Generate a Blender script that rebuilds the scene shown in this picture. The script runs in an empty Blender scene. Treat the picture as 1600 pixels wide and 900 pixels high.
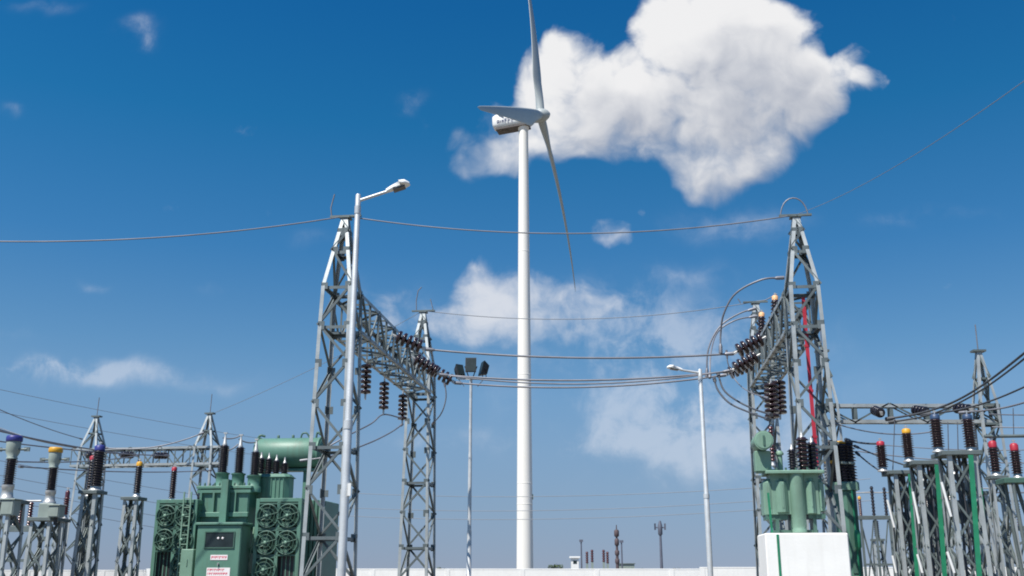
import bpy, math, random
from mathutils import Vector, Matrix
random.seed(7)
R = math.radians
sc = bpy.context.scene
col = sc.collection
V = Vector

# ------------------------------------------------------------------ camera
PITCH, FPX = R(15.8), 1575.0
CAMZ = 1.6
cam_d = bpy.data.cameras.new('camera'); cam = bpy.data.objects.new('camera', cam_d); col.objects.link(cam)
cam.location = (0, 0, CAMZ); cam.rotation_euler = (R(90) + PITCH, 0, 0)
cam_d.sensor_width = 36; cam_d.lens = 36 * FPX / 1600; cam_d.clip_start = .1; cam_d.clip_end = 9000
sc.camera = cam

def ray(px, py):
    x = (px - 800) / FPX; y = (450 - py) / FPX
    return V((x, math.cos(PITCH) - y * math.sin(PITCH), math.sin(PITCH) + y * math.cos(PITCH)))
def at(px, py, Y):
    d = ray(px, py); return V((0, 0, CAMZ)) + d * (Y / d.y)
def at_local(px, py, O, rot, ly):
    """local (x, z) where the sight line meets the plane local-y = ly of a frame at O turned by rot"""
    d = ray(px, py); n = V((-math.sin(rot), math.cos(rot), 0)); u = V((math.cos(rot), math.sin(rot), 0))
    C = V((0, 0, CAMZ)); t = (ly - n.dot(C - O)) / n.dot(d)
    w = C + d * t - O
    return u.dot(w), w.z

YAW = R(-6.5)

# ------------------------------------------------------------------ materials
def mat(name, base, rough=.5, metal=0., var=.12, vscale=3., bump=0., bscale=40., streak=0., streak_col=None, spec=.5, coat=0.):
    m = bpy.data.materials.new(name); m.use_nodes = True
    nt = m.node_tree; N = nt.nodes; L = nt.links
    b = N['Principled BSDF']
    b.inputs['Roughness'].default_value = rough; b.inputs['Metallic'].default_value = metal
    b.inputs['Specular IOR Level'].default_value = spec
    b.inputs['Coat Weight'].default_value = coat
    tc = N.new('ShaderNodeTexCoord')
    nz = N.new('ShaderNodeTexNoise'); nz.inputs['Scale'].default_value = vscale; nz.inputs['Detail'].default_value = 6
    L.new(tc.outputs['Object'], nz.inputs['Vector'])
    mp = N.new('ShaderNodeMapRange'); mp.inputs['From Min'].default_value = .25; mp.inputs['From Max'].default_value = .75
    mp.inputs['To Min'].default_value = 1 - var; mp.inputs['To Max'].default_value = 1 + var
    L.new(nz.outputs['Fac'], mp.inputs['Value'])
    mx = N.new('ShaderNodeVectorMath'); mx.operation = 'SCALE'; mx.inputs[0].default_value = base
    L.new(mp.outputs['Result'], mx.inputs['Scale'])
    out = mx.outputs['Vector']
    if streak > 0:
        mpg = N.new('ShaderNodeMapping'); mpg.inputs['Scale'].default_value = (5, 5, .5)
        L.new(tc.outputs['Object'], mpg.inputs['Vector'])
        n2 = N.new('ShaderNodeTexNoise'); n2.inputs['Scale'].default_value = 1.3; n2.inputs['Detail'].default_value = 8
        L.new(mpg.outputs['Vector'], n2.inputs['Vector'])
        r2 = N.new('ShaderNodeMapRange'); r2.inputs['From Min'].default_value = .52; r2.inputs['From Max'].default_value = .78
        r2.inputs['To Max'].default_value = streak
        L.new(n2.outputs['Fac'], r2.inputs['Value'])
        mc = N.new('ShaderNodeMix'); mc.data_type = 'RGBA'; mc.inputs['B'].default_value = (*(streak_col or (.2, .18, .15)), 1)
        L.new(r2.outputs['Result'], mc.inputs['Factor']); L.new(out, mc.inputs['A']); out = mc.outputs['Result']
    L.new(out, b.inputs['Base Color'])
    if bump > 0:
        n3 = N.new('ShaderNodeTexNoise'); n3.inputs['Scale'].default_value = bscale; n3.inputs['Detail'].default_value = 4
        L.new(tc.outputs['Object'], n3.inputs['Vector'])
        bp = N.new('ShaderNodeBump'); bp.inputs['Strength'].default_value = bump; bp.inputs['Distance'].default_value = .02
        L.new(n3.outputs['Fac'], bp.inputs['Height']); L.new(bp.outputs['Normal'], b.inputs['Normal'])
    return m

M = {
 'sunlit_steel': mat('sunlit galvanised steel', (.37, .40, .405), .5, .25, .22, 2.2, .15, 30, .3, (.17, .19, .19)),  # legs and chords: sunlight painted in as a lighter steel tone
 'steel': mat('galvanised steel', (.125, .15, .155), .5, .25, .22, 2.2, .15, 30, .35, (.2, .22, .22)),  # same steel darkened, shade painted into the bracing
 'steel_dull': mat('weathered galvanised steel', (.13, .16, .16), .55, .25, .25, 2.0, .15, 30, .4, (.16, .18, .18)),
 'pole': mat('galvanised pole', (.56, .575, .58), .42, .3, .14, 4, .1, 40, .2, (.32, .33, .33)),
 'green': mat('green transformer paint', (.098, .215, .162), .48, 0, .2, 1.1, .15, 20, .55, (.10, .135, .10)),
 'green_pale': mat('faded green paint', (.175, .30, .225), .52, 0, .18, 1.6, .15, 20, .55, (.13, .17, .13)),
 'green_dark': mat('dark green paint', (.06, .13, .10), .5, 0, .14, 2, .1, 20),
 'green_bright': mat('bright green paint', (.015, .2, .10), .5, 0, .2, 4),
 'porcelain': mat('dark brown glazed porcelain', (.028, .014, .016), .22, 0, .25, 5, coat=.4),
 'porcelain_black': mat('black glazed insulator', (.013, .011, .018), .28, 0, .25, 5, coat=.3),
 'porcelain_red': mat('red brown glazed porcelain', (.085, .022, .026), .25, 0, .2, 5, coat=.3),
 'alu': mat('aluminium', (.5, .5, .49), .45, .5, .15, 6, .05, 30),
 'grey_paint': mat('grey green paint', (.27, .32, .29), .5, 0, .15, 3, .05, 20, .3, (.16, .18, .16)),
 'white': mat('white paint', (.8, .8, .78), .55, 0, .04, 2),
 'white_tower': mat('white turbine paint', (.83, .795, .735), .45, 0, .03, .12, 0, 5, .1, (.55, .56, .52)),
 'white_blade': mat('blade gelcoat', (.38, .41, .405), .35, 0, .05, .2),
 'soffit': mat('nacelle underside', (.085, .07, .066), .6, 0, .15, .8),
 'lime': mat('limewashed render', (.82, .81, .78), .9, 0, .05, 1.5, .12, 18, .35, (.66, .64, .6)),
 'lime_old': mat('weathered limewash', (.68, .67, .645), .9, 0, .1, 1.2, .5, 25, .5, (.42, .4, .37)),
 'wire': mat('aluminium conductor', (.21, .215, .24), .5, .4, .2, 2),
 'wire_dark': mat('dark cable', (.06, .065, .075), .55, 0, .2, 2),
 'wire_far': mat('far wire', (.22, .24, .27), .6, .2, .15, .2),
 'yellow': mat('yellow cap paint', (.6, .31, .02), .45, 0, .12, 6),
 'red': mat('red cap paint', (.36, .022, .04), .45, 0, .15, 6),
 'blue': mat('blue cap paint', (.03, .035, .2), .45, 0, .15, 6),
 'blue_pale': mat('pale blue cap paint', (.035, .065, .13), .45, 0, .15, 6),
 'orange': mat('orange cap paint', (.75, .42, .2), .5, 0, .12, 6),
 'red_pipe': mat('red conduit', (.46, .03, .055), .5, 0, .2, 1.5),
 'black': mat('black metal', (.02, .021, .023), .5, 0, .2, 5),
 'glass_dark': mat('dark window glass', (.022, .034, .038), .4, 0, .3, 3, spec=.25),
 'lamp_glass': mat('lamp glass', (.05, .048, .045), .15, 0, .2, 5),
 'label': mat('white label', (.82, .78, .78), .5, 0, .04, 9),
 'label_red': mat('red print', (.65, .09, .14), .5, 0, .1, 30),
 'logo': mat('dark blue print', (.05, .06, .14), .5, 0, .1, 3),
 'gravel': mat('gravel ground', (.17, .15, .12), .95, 0, .3, .6, .8, 12, .4, (.2, .18, .12)),
 'leaf': mat('bush leaves', (.055, .085, .03), .6, 0, .35, 1.2),
 'bark': mat('bark', (.14, .10, .07), .9, 0, .25, 6),
 'far_metal': mat('far dark metal', (.12, .13, .17), .6, .1, .2, .5),
 'rust': mat('rusty brown steel', (.09, .065, .07), .7, 0, .25, .6),
}

# ------------------------------------------------------------------ mesh builder
class MB:
    def __init__(s): s.v = []; s.f = []; s.sm = []; s.mi = []; s.cur = 0
    def add(s, vs, fs, smooth=False):
        o = len(s.v); s.v += [tuple(v) for v in vs]
        for f in fs: s.f.append(tuple(i + o for i in f)); s.sm.append(smooth); s.mi.append(s.cur)
    def box(s, c, size, rot=None):
        hx, hy, hz = size[0] / 2, size[1] / 2, size[2] / 2
        vs = [V((x, y, z)) for z in (-hz, hz) for x, y in ((-hx, -hy), (hx, -hy), (hx, hy), (-hx, hy))]
        if rot is not None: vs = [rot @ v for v in vs]
        s.add([V(c) + v for v in vs], [(3, 2, 1, 0), (4, 5, 6, 7), (0, 1, 5, 4), (1, 2, 6, 5), (2, 3, 7, 6), (3, 0, 4, 7)])
    def box2(s, a, b): s.box([(a[i] + b[i]) / 2 for i in range(3)], [abs(b[i] - a[i]) for i in range(3)])
    def bbox(s, a, b, bev=.02):
        """box with chamfered vertical and top edges"""
        x0, x1 = sorted((a[0], b[0])); y0, y1 = sorted((a[1], b[1])); z0, z1 = sorted((a[2], b[2])); e = bev
        def ring(i, z): return [(x0 + i + e, y0 + i, z), (x1 - i - e, y0 + i, z), (x1 - i, y0 + i + e, z), (x1 - i, y1 - i - e, z),
                                (x1 - i - e, y1 - i, z), (x0 + i + e, y1 - i, z), (x0 + i, y1 - i - e, z), (x0 + i, y0 + i + e, z)]
        vs = ring(0, z0) + ring(0, z1 - e) + ring(e, z1); fs = []
        for k in (0, 8):
            for i in range(8): j = (i + 1) % 8; fs.append((k + i, k + j, k + 8 + j, k + 8 + i))
        fs.append(tuple(range(16, 24))); fs.append(tuple(range(7, -1, -1)))
        s.add(vs, fs)
    def ell(s, p0, p1, w, t, d1, d2):
        """L-section member: corner on the line, flanges towards d1 and d2"""
        p0, p1 = V(p0), V(p1); ax = (p1 - p0).normalized()
        a = V(d1) - ax * ax.dot(V(d1)); a.normalize(); b = V(d2) - ax * ax.dot(V(d2)) ; b = b - a * a.dot(b); b.normalize()
        sec = [(0, 0), (w, 0), (w, t), (t, t), (t, w), (0, w)]
        vs = [p + a * x + b * y for p in (p0, p1) for x, y in sec]
        fs = [(i, (i + 1) % 6, 6 + (i + 1) % 6, 6 + i) for i in range(6)] + [(0, 5, 4, 3), (0, 3, 2, 1), (6, 7, 8, 9), (6, 9, 10, 11)]
        s.add(vs, fs)
    def bar(s, p0, p1, w, h, up=(0, 0, 1)):
        p0, p1 = V(p0), V(p1); ax = (p1 - p0).normalized(); a = V(up).cross(ax)
        if a.length < 1e-4: a = V((1, 0, 0)).cross(ax)
        a.normalize(); b = ax.cross(a)
        vs = [p + a * x * w / 2 + b * y * h / 2 for p in (p0, p1) for x, y in ((-1, -1), (1, -1), (1, 1), (-1, 1))]
        s.add(vs, [(0, 1, 5, 4), (1, 2, 6, 5), (2, 3, 7, 6), (3, 0, 4, 7), (3, 2, 1, 0), (4, 5, 6, 7)])
    def tube(s, pts, r, n=6, caps=True):
        pts = [V(p) for p in pts]; rs = r if isinstance(r, (list, tuple)) else [r] * len(pts)
        ref = None; vs = []
        for i, p in enumerate(pts):
            t = (pts[min(i + 1, len(pts) - 1)] - pts[max(i - 1, 0)]).normalized()
            if ref is None: ref = V((0, 0, 1)) if abs(t.z) < .9 else V((1, 0, 0))
            a = ref - t * t.dot(ref); a.normalize(); b = t.cross(a); ref = a
            for k in range(n):
                w = 2 * math.pi * k / n; vs.append(p + (a * math.cos(w) + b * math.sin(w)) * rs[i])
        fs = [(i * n + k, i * n + (k + 1) % n, (i + 1) * n + (k + 1) % n, (i + 1) * n + k) for i in range(len(pts) - 1) for k in range(n)]
        s.add(vs, fs, True)
        if caps:
            m = len(pts) - 1
            s.add(vs[:n], [tuple(range(n - 1, -1, -1))]); s.add(vs[m * n:], [tuple(range(n))])
    def lathe(s, prof, org=(0, 0, 0), axis=(0, 0, 1), n=14, smooth=True):
        """prof: list of (radius, distance along axis)"""
        ax = V(axis).normalized(); a = (V((1, 0, 0)) if abs(ax.x) < .8 else V((0, 1, 0))); a = a - ax * ax.dot(a); a.normalize(); b = ax.cross(a)
        vs = []; o = V(org)
        for r, h in prof:
            for k in range(n):
                w = 2 * math.pi * k / n; vs.append(o + ax * h + (a * math.cos(w) + b * math.sin(w)) * max(r, 1e-4))
        m = len(prof)
        fs = [(i * n + k, i * n + (k + 1) % n, (i + 1) * n + (k + 1) % n, (i + 1) * n + k) for i in range(m - 1) for k in range(n)]
        s.add(vs, fs, smooth)
        s.add(vs[:n], [tuple(range(n - 1, -1, -1))]); s.add(vs[(m - 1) * n:], [tuple(range(n))])
    def build(s, name, m, parent=None, loc=None):
        me = bpy.data.meshes.new(name); me.from_pydata(s.v, [], s.f)
        for q in (m if isinstance(m, (list, tuple)) else [m]): me.materials.append(q)
        me.polygons.foreach_set('use_smooth', s.sm); me.polygons.foreach_set('material_index', s.mi)
        me.update()
        o = bpy.data.objects.new(name, me); col.objects.link(o)
        if parent: o.parent = parent
        if loc is not None: o.location = loc
        return o

def tag(o, label=None, cat=None, group=None, kind=None):
    if label: o['label'] = label
    if cat: o['category'] = cat
    if group: o['group'] = group
    if kind: o['kind'] = kind
    return o
def thing(name, label, cat, loc=(0, 0, 0), rz=0, group=None):
    o = bpy.data.objects.new(name, None); col.objects.link(o); o.empty_display_size = .3
    o.location = loc; o.rotation_euler = (0, 0, rz); return tag(o, label, cat, group)
def copy_tree(o, parent=None):
    c = o.copy(); col.objects.link(c); c.parent = parent
    for ch in list(o.children): copy_tree(ch, c)
    return c
def place(proto, loc, rot, label, group=None, first=set()):
    """first call moves the prototype itself, later calls copy it with its parts"""
    if proto.name in first: o = copy_tree(proto)
    else: o = proto; first.add(proto.name)
    o.location = loc; o.rotation_euler = rot
    return tag(o, label, None, group)
def aim(d):
    return V(d).to_track_quat('Z', 'Y').to_euler()

# ------------------------------------------------------------------ wires
def wire(name, pts, r, m, label, cat, group=None, sag=0., n=18, sides=6):
    pts = [V(p) for p in pts]
    if len(pts) == 2:
        a, b = pts; pts = [a.lerp(b, i / n) - V((0, 0, sag * 4 * (i / n) * (1 - i / n))) for i in range(n + 1)]
    o = pts[0].copy(); mb = MB(); mb.tube([p - o for p in pts], r, sides)
    if name in ('jumper_cable', 'breaker_cable', 'overhead_conductor'):
        for a, b in ((pts[0], pts[1]), (pts[-1], pts[-2])):
            d = (b - a).normalized(); mb.tube([a - o - d * .02, a - o + d * .22, a - o + d * .3], [r * 2.0, r * 1.9, r * 1.05], 8)
    return tag(mb.build(name, m, None, o), label, cat, group)
def smooth_path(pts, k=6):
    P = [V(p) for p in pts]; P = [P[0] * 2 - P[1]] + P + [P[-1] * 2 - P[-2]]; out = []
    for i in range(1, len(P) - 2):
        for j in range(k):
            t = j / k; a, b, c, d = P[i - 1], P[i], P[i + 1], P[i + 2]
            out.append(.5 * ((2 * b) + (c - a) * t + (2 * a - 5 * b + 4 * c - d) * t * t + (3 * b - a - 3 * c + d) * t ** 3))
    out.append(P[-2]); return out

# ------------------------------------------------------------------ lattice steelwork
def lattice_column(parent, name, cx, cy, prof, levels, leg_w=.11, br_w=.07, frames=(), m='steel', spike=None, plate=None, x_brace=False, gusset=False):
    """square lattice column; prof = [(z, half x, half y)...]; one leg mesh each, bracing in the column mesh"""
    def half(z):
        for (z0, a0, b0), (z1, a1, b1) in zip(prof, prof[1:]):
            if z <= z1: t = (z - z0) / (z1 - z0); return a0 + (a1 - a0) * t, b0 + (b1 - b0) * t
        return prof[-1][1:]
    def corner(sx, sy, z): a, b = half(z); return V((cx + sx * a, cy + sy * b, z))
    mb = MB()
    faces = [((-1, -1), (1, -1), (0, -1)), ((1, -1), (1, 1), (1, 0)), ((1, 1), (-1, 1), (0, 1)), ((-1, 1), (-1, -1), (-1, 0))]
    for fi, (A, B, nrm) in enumerate(faces):
        inn = V((-nrm[0], -nrm[1], 0))
        for k, (z0, z1) in enumerate(zip(levels, levels[1:])):
            w = br_w if z1 < prof[-2][0] + 2 else br_w
            def mem(p, q, off):
                mb.ell(p + inn * off, q + inn * off, w, .014, (0, 0, 1), inn)
            if x_brace or True:
                flip = (k + (fi % 2)) % 2
                a, b = (A, B) if flip else (B, A)
                mem(corner(*a, z0), corner(*b, z1), .016)
                if x_brace: mem(corner(*b, z0), corner(*a, z1), .032)
        for z in frames:
            p, q = corner(*A, z), corner(*B, z)
            mb.ell(p + inn * .05, q + inn * .05, br_w * 1.25, .016, inn, (0, 0, -1))
    if gusset:
        for z in levels[1:-1]:
            for (A, B, nrm) in faces:
                for C_ in (A, B):
                    p = corner(*C_, z); inw = V((-C_[0] if nrm[0] == 0 else 0, -C_[1] if nrm[1] == 0 else 0, 0))
                    mb.box(p + inw * .1 - V((nrm[0], nrm[1], 0)) * .008, (.2 if nrm[0] == 0 else .016, .2 if nrm[1] == 0 else .016, random.uniform(.2, .28)))
    if plate:
        z, hx, hy, th = plate
        mb.box((cx, cy, z), (2 * hx, 2 * hy, th))
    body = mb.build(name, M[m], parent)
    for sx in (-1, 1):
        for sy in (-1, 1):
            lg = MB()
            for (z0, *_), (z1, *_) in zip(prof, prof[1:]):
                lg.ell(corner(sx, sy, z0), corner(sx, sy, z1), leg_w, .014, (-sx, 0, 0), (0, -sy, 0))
            lg.build('leg', M['sunlit_steel'], body)
    if spike:
        sp = MB()
        for pts in spike: sp.tube(pts, .022, 5)
        sp.build('earth_spike', M['wire'], body)
    return body

def truss_beam(parent, p0, p1, hw, hh, chord_w=.1, lac_w=.06, n=8, m='steel', post_w=None):
    """box truss from p0 to p1 (bottom centre line); half width hw, height hh"""
    p0, p1 = V(p0), V(p1); ax = (p1 - p0); L = ax.length; ax.normalize(); sd = V((0, 0, 1)).cross(ax); sd.normalize(); up = V((0, 0, 1))
    def pt(i, s, h): return p0 + ax * (L * i / n) + sd * (s * hw) + up * (h * hh)
    mb = MB()
    for i in range(n):
        f = i % 2
        for s in (-1, 1):
            a, b = ((0, 1) if f else (1, 0)); mb.ell(pt(i, s, a), pt(i + 1, s, b), lac_w, .012, up, sd * -s)
        for h in (0, 1):
            a, b = ((-1, 1) if (f + h) % 2 else (1, -1)); mb.ell(pt(i, a, h), pt(i + 1, b, h), lac_w, .012, sd, up * (1 if h == 0 else -1))
    for i in range(n + 1):
        w = post_w or lac_w
        for s in (-1, 1): mb.ell(pt(i, s, 0) - sd * s * .02, pt(i, s, 1) - sd * s * .02, w, .012, ax, sd * -s)
        for h in (0, 1): mb.ell(pt(i, -1, h), pt(i, 1, h), lac_w, .012, ax, up * (1 if h == 0 else -1))
    b = mb.build('beam', M[m], parent)
    for s in (-1, 1):
        for h in (0, 1):
            c = MB(); c.ell(pt(0, s, h), pt(n, s, h), chord_w, .014, sd * -s, up * (1 if h == 0 else -1)); c.build('chord', M['sunlit_steel'], b)
    return b

# ------------------------------------------------------------------ insulators
def sheds(rc, rs, L, n):
    pr = [(rc, 0)]; st = L / n
    for i in range(n):
        z = i * st; pr += [(rc, z + st * .25), (rs, z + st * .32), (rs * .97, z + st * .42), (rc * 1.05, z + st * .78)]
    pr.append((rc, L)); return pr
def make_string(label, nd=5, pitch=.2, rd=.2, m='porcelain'):
    """suspension or strain string, hangs along local +Z from its clevis"""
    root = thing('insulator_string', label, 'insulator')
    f = MB(); f.tube([(0, 0, 0), (0, 0, .16)], .03, 6); f.box((0, 0, .06), (.03, .09, .12)); f.build('clevis', M['alu'], root)
    for i in range(nd):
        d = MB(); z = .15 + i * pitch
        k_ = pitch / .19; d.lathe([(.05, 0), (.075, .015 * k_), (.085, .03 * k_), (rd * .8, .036 * k_), (rd * .97, .055 * k_), (rd, .075 * k_), (rd, .14 * k_), (rd * .92, .152 * k_), (rd * .55, .155 * k_), (.06, .16 * k_), (.045, pitch)], (0, 0, z), n=18)
        d.build('disc', M[m], root)
    z = .15 + nd * pitch
    e = MB(); e.tube([(0, 0, z - .03), (0, 0, z + .14)], .035, 6); e.box((0, 0, z + .1), (.05, .12, .16)); e.build('clamp', M['alu'], root)
    root['length'] = z + .16
    return root
def str_len(nd, pitch): return .15 + nd * pitch + .16

def make_post(label, cap='red', h=.9, rc=.078, rs=.128, n=11, m='porcelain_black', group=None, cat='insulator', name='post_insulator', caph=.14, base=True):
    root = thing(name, label, cat, group=group)
    z = 0
    if base:
        b = MB(); b.lathe([(rc * 1.5, 0), (rc * 1.5, .03), (rc * 1.15, .05), (rc * 1.1, .12)], n=14); b.build('base', M['alu'], root); z = .12
    p = MB(); p.lathe(sheds(rc, rs, h, n), (0, 0, z), n=16); p.build('porcelain', M[m], root); z += h
    if cap:
        c = MB(); c.lathe([(rc * 1.1, 0), (rc * 1.12, caph * .7), (rc * .75, caph * .95), (.02, caph)], (0, 0, z), n=14); c.build('cap', M[cap], root)
        t = MB(); t.tube([(0, 0, z + caph - .02), (0, 0, z + caph + .09)], .018, 6); t.box((0, 0, z + caph + .06), (.09, .03, .03)); t.build('terminal', M['alu'], root)
    return root

# =================================================================== GROUND
g = MB(); n = 24; S = 2500
vs = []; fs = []
for i in range(n + 1):
    for j in range(n + 1):
        vs.append(((i / n - .5) * 2 * S, (j / n - .5) * 2 * S, 0))
for i in range(n):
    for j in range(n): a = i * (n + 1) + j; fs.append((a, a + n + 1, a + n + 2, a + 1))
g.add(vs, fs); tag(g.build('ground', M['gravel']), kind='structure')

# =================================================================== WIND TURBINE
def turbine():
    T = V((2.47, 200, 0)); root = thing('wind_turbine', 'tall white three-bladed wind turbine standing beyond the boundary wall', 'wind turbine', T)
    ztop = 93.6
    mb = MB(); pr = []
    for i in range(13):
        t = i / 12; pr.append((1.62 - .62 * t, ztop * t))
    mb.lathe(pr, n=40)
    tw = mb.build('tower', M['white_tower'], root)
    tower = tw
    for z in (14.5, 18.5, 40, 66):
        fl = MB(); r = 1.62 - .62 * z / ztop; fl.lathe([(r + .015, z - .09), (r + .03, z - .05), (r + .03, z + .05), (r + .015, z + .09)], n=40)
        fl.build('flange', M['white_tower'], tower)
    a, th0, tau, cone, L, bend, ov = R(14.4), R(-7.19), R(4.21), R(1.34), 48.18, 3.48, 3.77
    nax = V((math.cos(a) * math.cos(tau), -math.sin(a) * math.cos(tau), math.sin(tau)))
    h = V((-math.sin(a), -math.cos(a), 0)); u = nax.cross(h) * -1
    if u.z < 0: u = -u
    hub = V((0, 0, 94.7 + 1.6)) + nax * ov
    # nacelle: rounded hull swept along the axis
    mb = MB(); back = -nax; rings = []
    secs = [(1.15, .0, .62), (.9, .2, .8), (.2, .3, 1.0), (-2.5, .3, 1.06), (-5.2, .25, 1.04), (-6.9, .2, .95), (-7.6, .25, .78), (-7.75, .3, .5)]
    zc = V((0, 0, 94.7 + 1.55)); H, W = 1.75, 1.7; K = 20
    for (d, dz, s) in secs:
        c = zc + nax * (d + 1.0)
        for k in range(K):
            w = 2 * math.pi * k / K; e = .55
            cx = math.copysign(abs(math.cos(w)) ** e, math.cos(w)); cz = math.copysign(abs(math.sin(w)) ** e, math.sin(w))
            rings.append(c + h * (cx * W * s) + u * (cz * H * s))
    fs = []; ns = len(secs)
    mats = []
    for i in range(ns - 1):
        for k in range(K):
            mb.cur = 0
            fs.append((i * K + k, i * K + (k + 1) % K, (i + 1) * K + (k + 1) % K, (i + 1) * K + k))
    mb.add(rings, fs, True); mb.add(rings[:K], [tuple(range(K))]); mb.add(rings[-K:], [tuple(range(K - 1, -1, -1))])
    nac = mb.build('nacelle', M['white'], root)
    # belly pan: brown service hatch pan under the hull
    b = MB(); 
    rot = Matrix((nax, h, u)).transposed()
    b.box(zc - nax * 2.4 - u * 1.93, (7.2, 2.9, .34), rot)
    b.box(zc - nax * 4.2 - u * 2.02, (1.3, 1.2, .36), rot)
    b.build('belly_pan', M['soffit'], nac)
    # wordmark strokes on the flank that faces the yard
    lg = MB(); s0 = zc + h * (W * 1.055 + .02)
    x = -5.6
    for wd, hh in ((.5, .75), (.18, .5), (.42, .55), (.5, 1.0), (.62, 1.25), (.62, 1.25)):
        x += wd / 2 + .1
        c = s0 + nax * x + u * -.55
        lg.box(c + u * (hh / 2 - .07), (wd, .03, .16), rot); lg.box(c - nax * (wd / 2 - .08), (.16, .03, hh), rot)
        if hh > .9: lg.box(c + u * .05, (wd * .8, .03, .14), rot)
        elif wd > .3: lg.box(c + nax * (wd / 2 - .08), (.14, .03, hh), rot)
        x += wd / 2 + .1
    lg.bar(s0 + nax * -4.0 + u * .35, s0 + nax * -5.2 + u * 1.45, .1, .32, h)
    lg.build('wordmark', M['logo'], nac)
    yaw = MB(); yaw.lathe([(1.02, 93.5), (1.18, 93.7), (1.2, 94.4), (1.35, 94.75)], n=32); yaw.build('yaw_collar', M['white_tower'], root)
    # spinner
    sp = MB(); sp.lathe([(1.35, -1.5), (1.5, -.6), (1.5, .4), (1.3, 1.1), (.85, 1.75), (.35, 2.1), (.02, 2.2)], hub, nax, n=28)
    spin = sp.build('spinner', M['white_blade'], root)
    # blades: lofted aerofoil, twisted
    for k in (0, 1, -1):
        th = th0 + k * 2 * math.pi / 3; rad = h * math.sin(th) + u * math.cos(th); tang = nax.cross(rad)
        bl = MB(); vs = []; NS = 34; K = 20
        for i in range(NS):
            t = i / (NS - 1); r = L * t
            q = hub + rad * (r * math.cos(cone)) + nax * (r * math.sin(cone) - bend * t * t)
            if t < .2:
                s = min(1, max(0, (t - .03) / .17)); s = s * s * (3 - 2 * s)
                ch = 1.8 + s * 1.75; tk = 1.8 + s * (-.75)
            else:
                s = (t - .2) / .8; ch = 3.55 * (1 - s) ** .85 + .55 * s ** .7 - .0; ch = max(ch * (1 if t < .97 else (1 - ((t - .97) / .03) ** 2 * .85)), .08)
                tk = ch * (.34 - .04 * min(1, s * 1.6)); s = 1
            tw = -R(22) * (1 - t) ** 1.5 - R(1)
            cd = tang * math.cos(tw) + nax * math.sin(tw); nd = nax * math.cos(tw) - tang * math.sin(tw)
            for j in range(K):
                w = 2 * math.pi * j / K
                cx = math.cos(w); cy = math.sin(w)
                air = (1 - .55 * (cx + 1) / 2 * 1.0) if s > 0 else 1     # thin trailing edge
                air = 1 + (air - 1) * s
                off = ch * .22 * s
                vs.append(q + cd * (cx * ch / 2 + off) + nd * (cy * tk / 2 * air))
        fs = [(i * K + j, i * K + (j + 1) % K, (i + 1) * K + (j + 1) % K, (i + 1) * K + j) for i in range(NS - 1) for j in range(K)]
        bl.add(vs, fs, True); bl.add(vs[-K:], [tuple(range(K))])
        bl.build('blade', M['white_blade'], root)
    ld = MB(); ld.box((1.55, -.2, 15.9), (.3, .5, 1.0)); ld.build('cable_box', M['grey_paint'], tower)
turbine()

# =================================================================== BIG GANTRIES
def gantry(name, label, O, yaw, span, spikes, bw=.62, bd=.85, top=12.35):
    root = thing(name, label, 'gantry', O, yaw, 'tall lattice gantries facing each other across the yard')
    zb, zt = 8.75, 10.0
    lv = [0, 1.3, 2.6, 3.9, 5.15, 6.4, 7.6, zb, zt, 11.2, 11.85, top - .1]
    for i, cy in enumerate((0, span)):
        prof = [(0, bw, bd), (zb, bw * .8, bd * .8), (zt, bw * .76, bd * .74), (top, .1, .12)]
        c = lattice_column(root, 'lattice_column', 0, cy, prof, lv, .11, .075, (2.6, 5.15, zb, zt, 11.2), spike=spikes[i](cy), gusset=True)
        hd = MB(); hd.box((0, cy, top + .03), (.34, .34, .06)); hd.bar((-.5, cy, top + .09), (.5, cy, top + .09), .09, .06); hd.build('head_plate', M['steel_dull'], c)
    truss_beam(root, (0, .5, zb), (0, span - .5, zb), .52, zt - zb, .11, .065, 10)
    return root
LG = V((at(540, 344, 30).x, 30, 0)); LYAW = -math.atan2(1.45, 12)
RG = V((at(1243, 342, 29.9).x, 29.9, 0)); RYAW = -math.atan2(1.2, 10.6)
def loc2w(O, yaw, p):
    return O + Matrix.Rotation(yaw, 3, 'Z') @ V(p)
gantry('gantry', 'left lattice gantry, its near column behind the tall street lamp', LG, LYAW, 12.0,
       [lambda cy: [[(-.45, cy, 12.4), (-.5, cy, 12.75), (-.4, cy, 13.2)]],
        lambda cy: [[(-.3, cy, 12.4), (-.32, cy, 12.9), (-.25, cy, 13.35), (-.1, cy, 13.5)], [(.3, cy, 12.4), (.42, cy, 12.5), (.3, cy, 12.95)]]])
gantry('gantry', 'right lattice gantry with red conduit, behind the white plinth', RG, RYAW, 10.6,
       [lambda cy: [[(-.45 + .42 * (1 - math.cos(w)), cy, 12.4 + .62 * math.sin(w)) for w in [k * math.pi / 12 for k in range(13)]]],
        lambda cy: [[(-.6, cy, 12.4), (-.7, cy, 12.6)], [(-.5, cy, 12.42), (.4, cy, 12.5), (.9, cy, 12.75)]]], .6, .8)

# red conduit running down inside the right near column
p = loc2w(RG, RYAW, (.12, .55, 0)); a = at(1266, 460, p.y); b = at(1277, 735, p.y)
rc = MB(); rc.box2((-.052, -.02, 0), (.052, .02, a.z - b.z))
for z in (1.0, 2.4, 3.8): rc.box((0, 0, z), (.15, .06, .07))
tag(rc.build('red_conduit', M['red_pipe'], None, (b.x, p.y, b.z)), 'red conduit strip running down inside the right gantry column', 'conduit')

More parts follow.
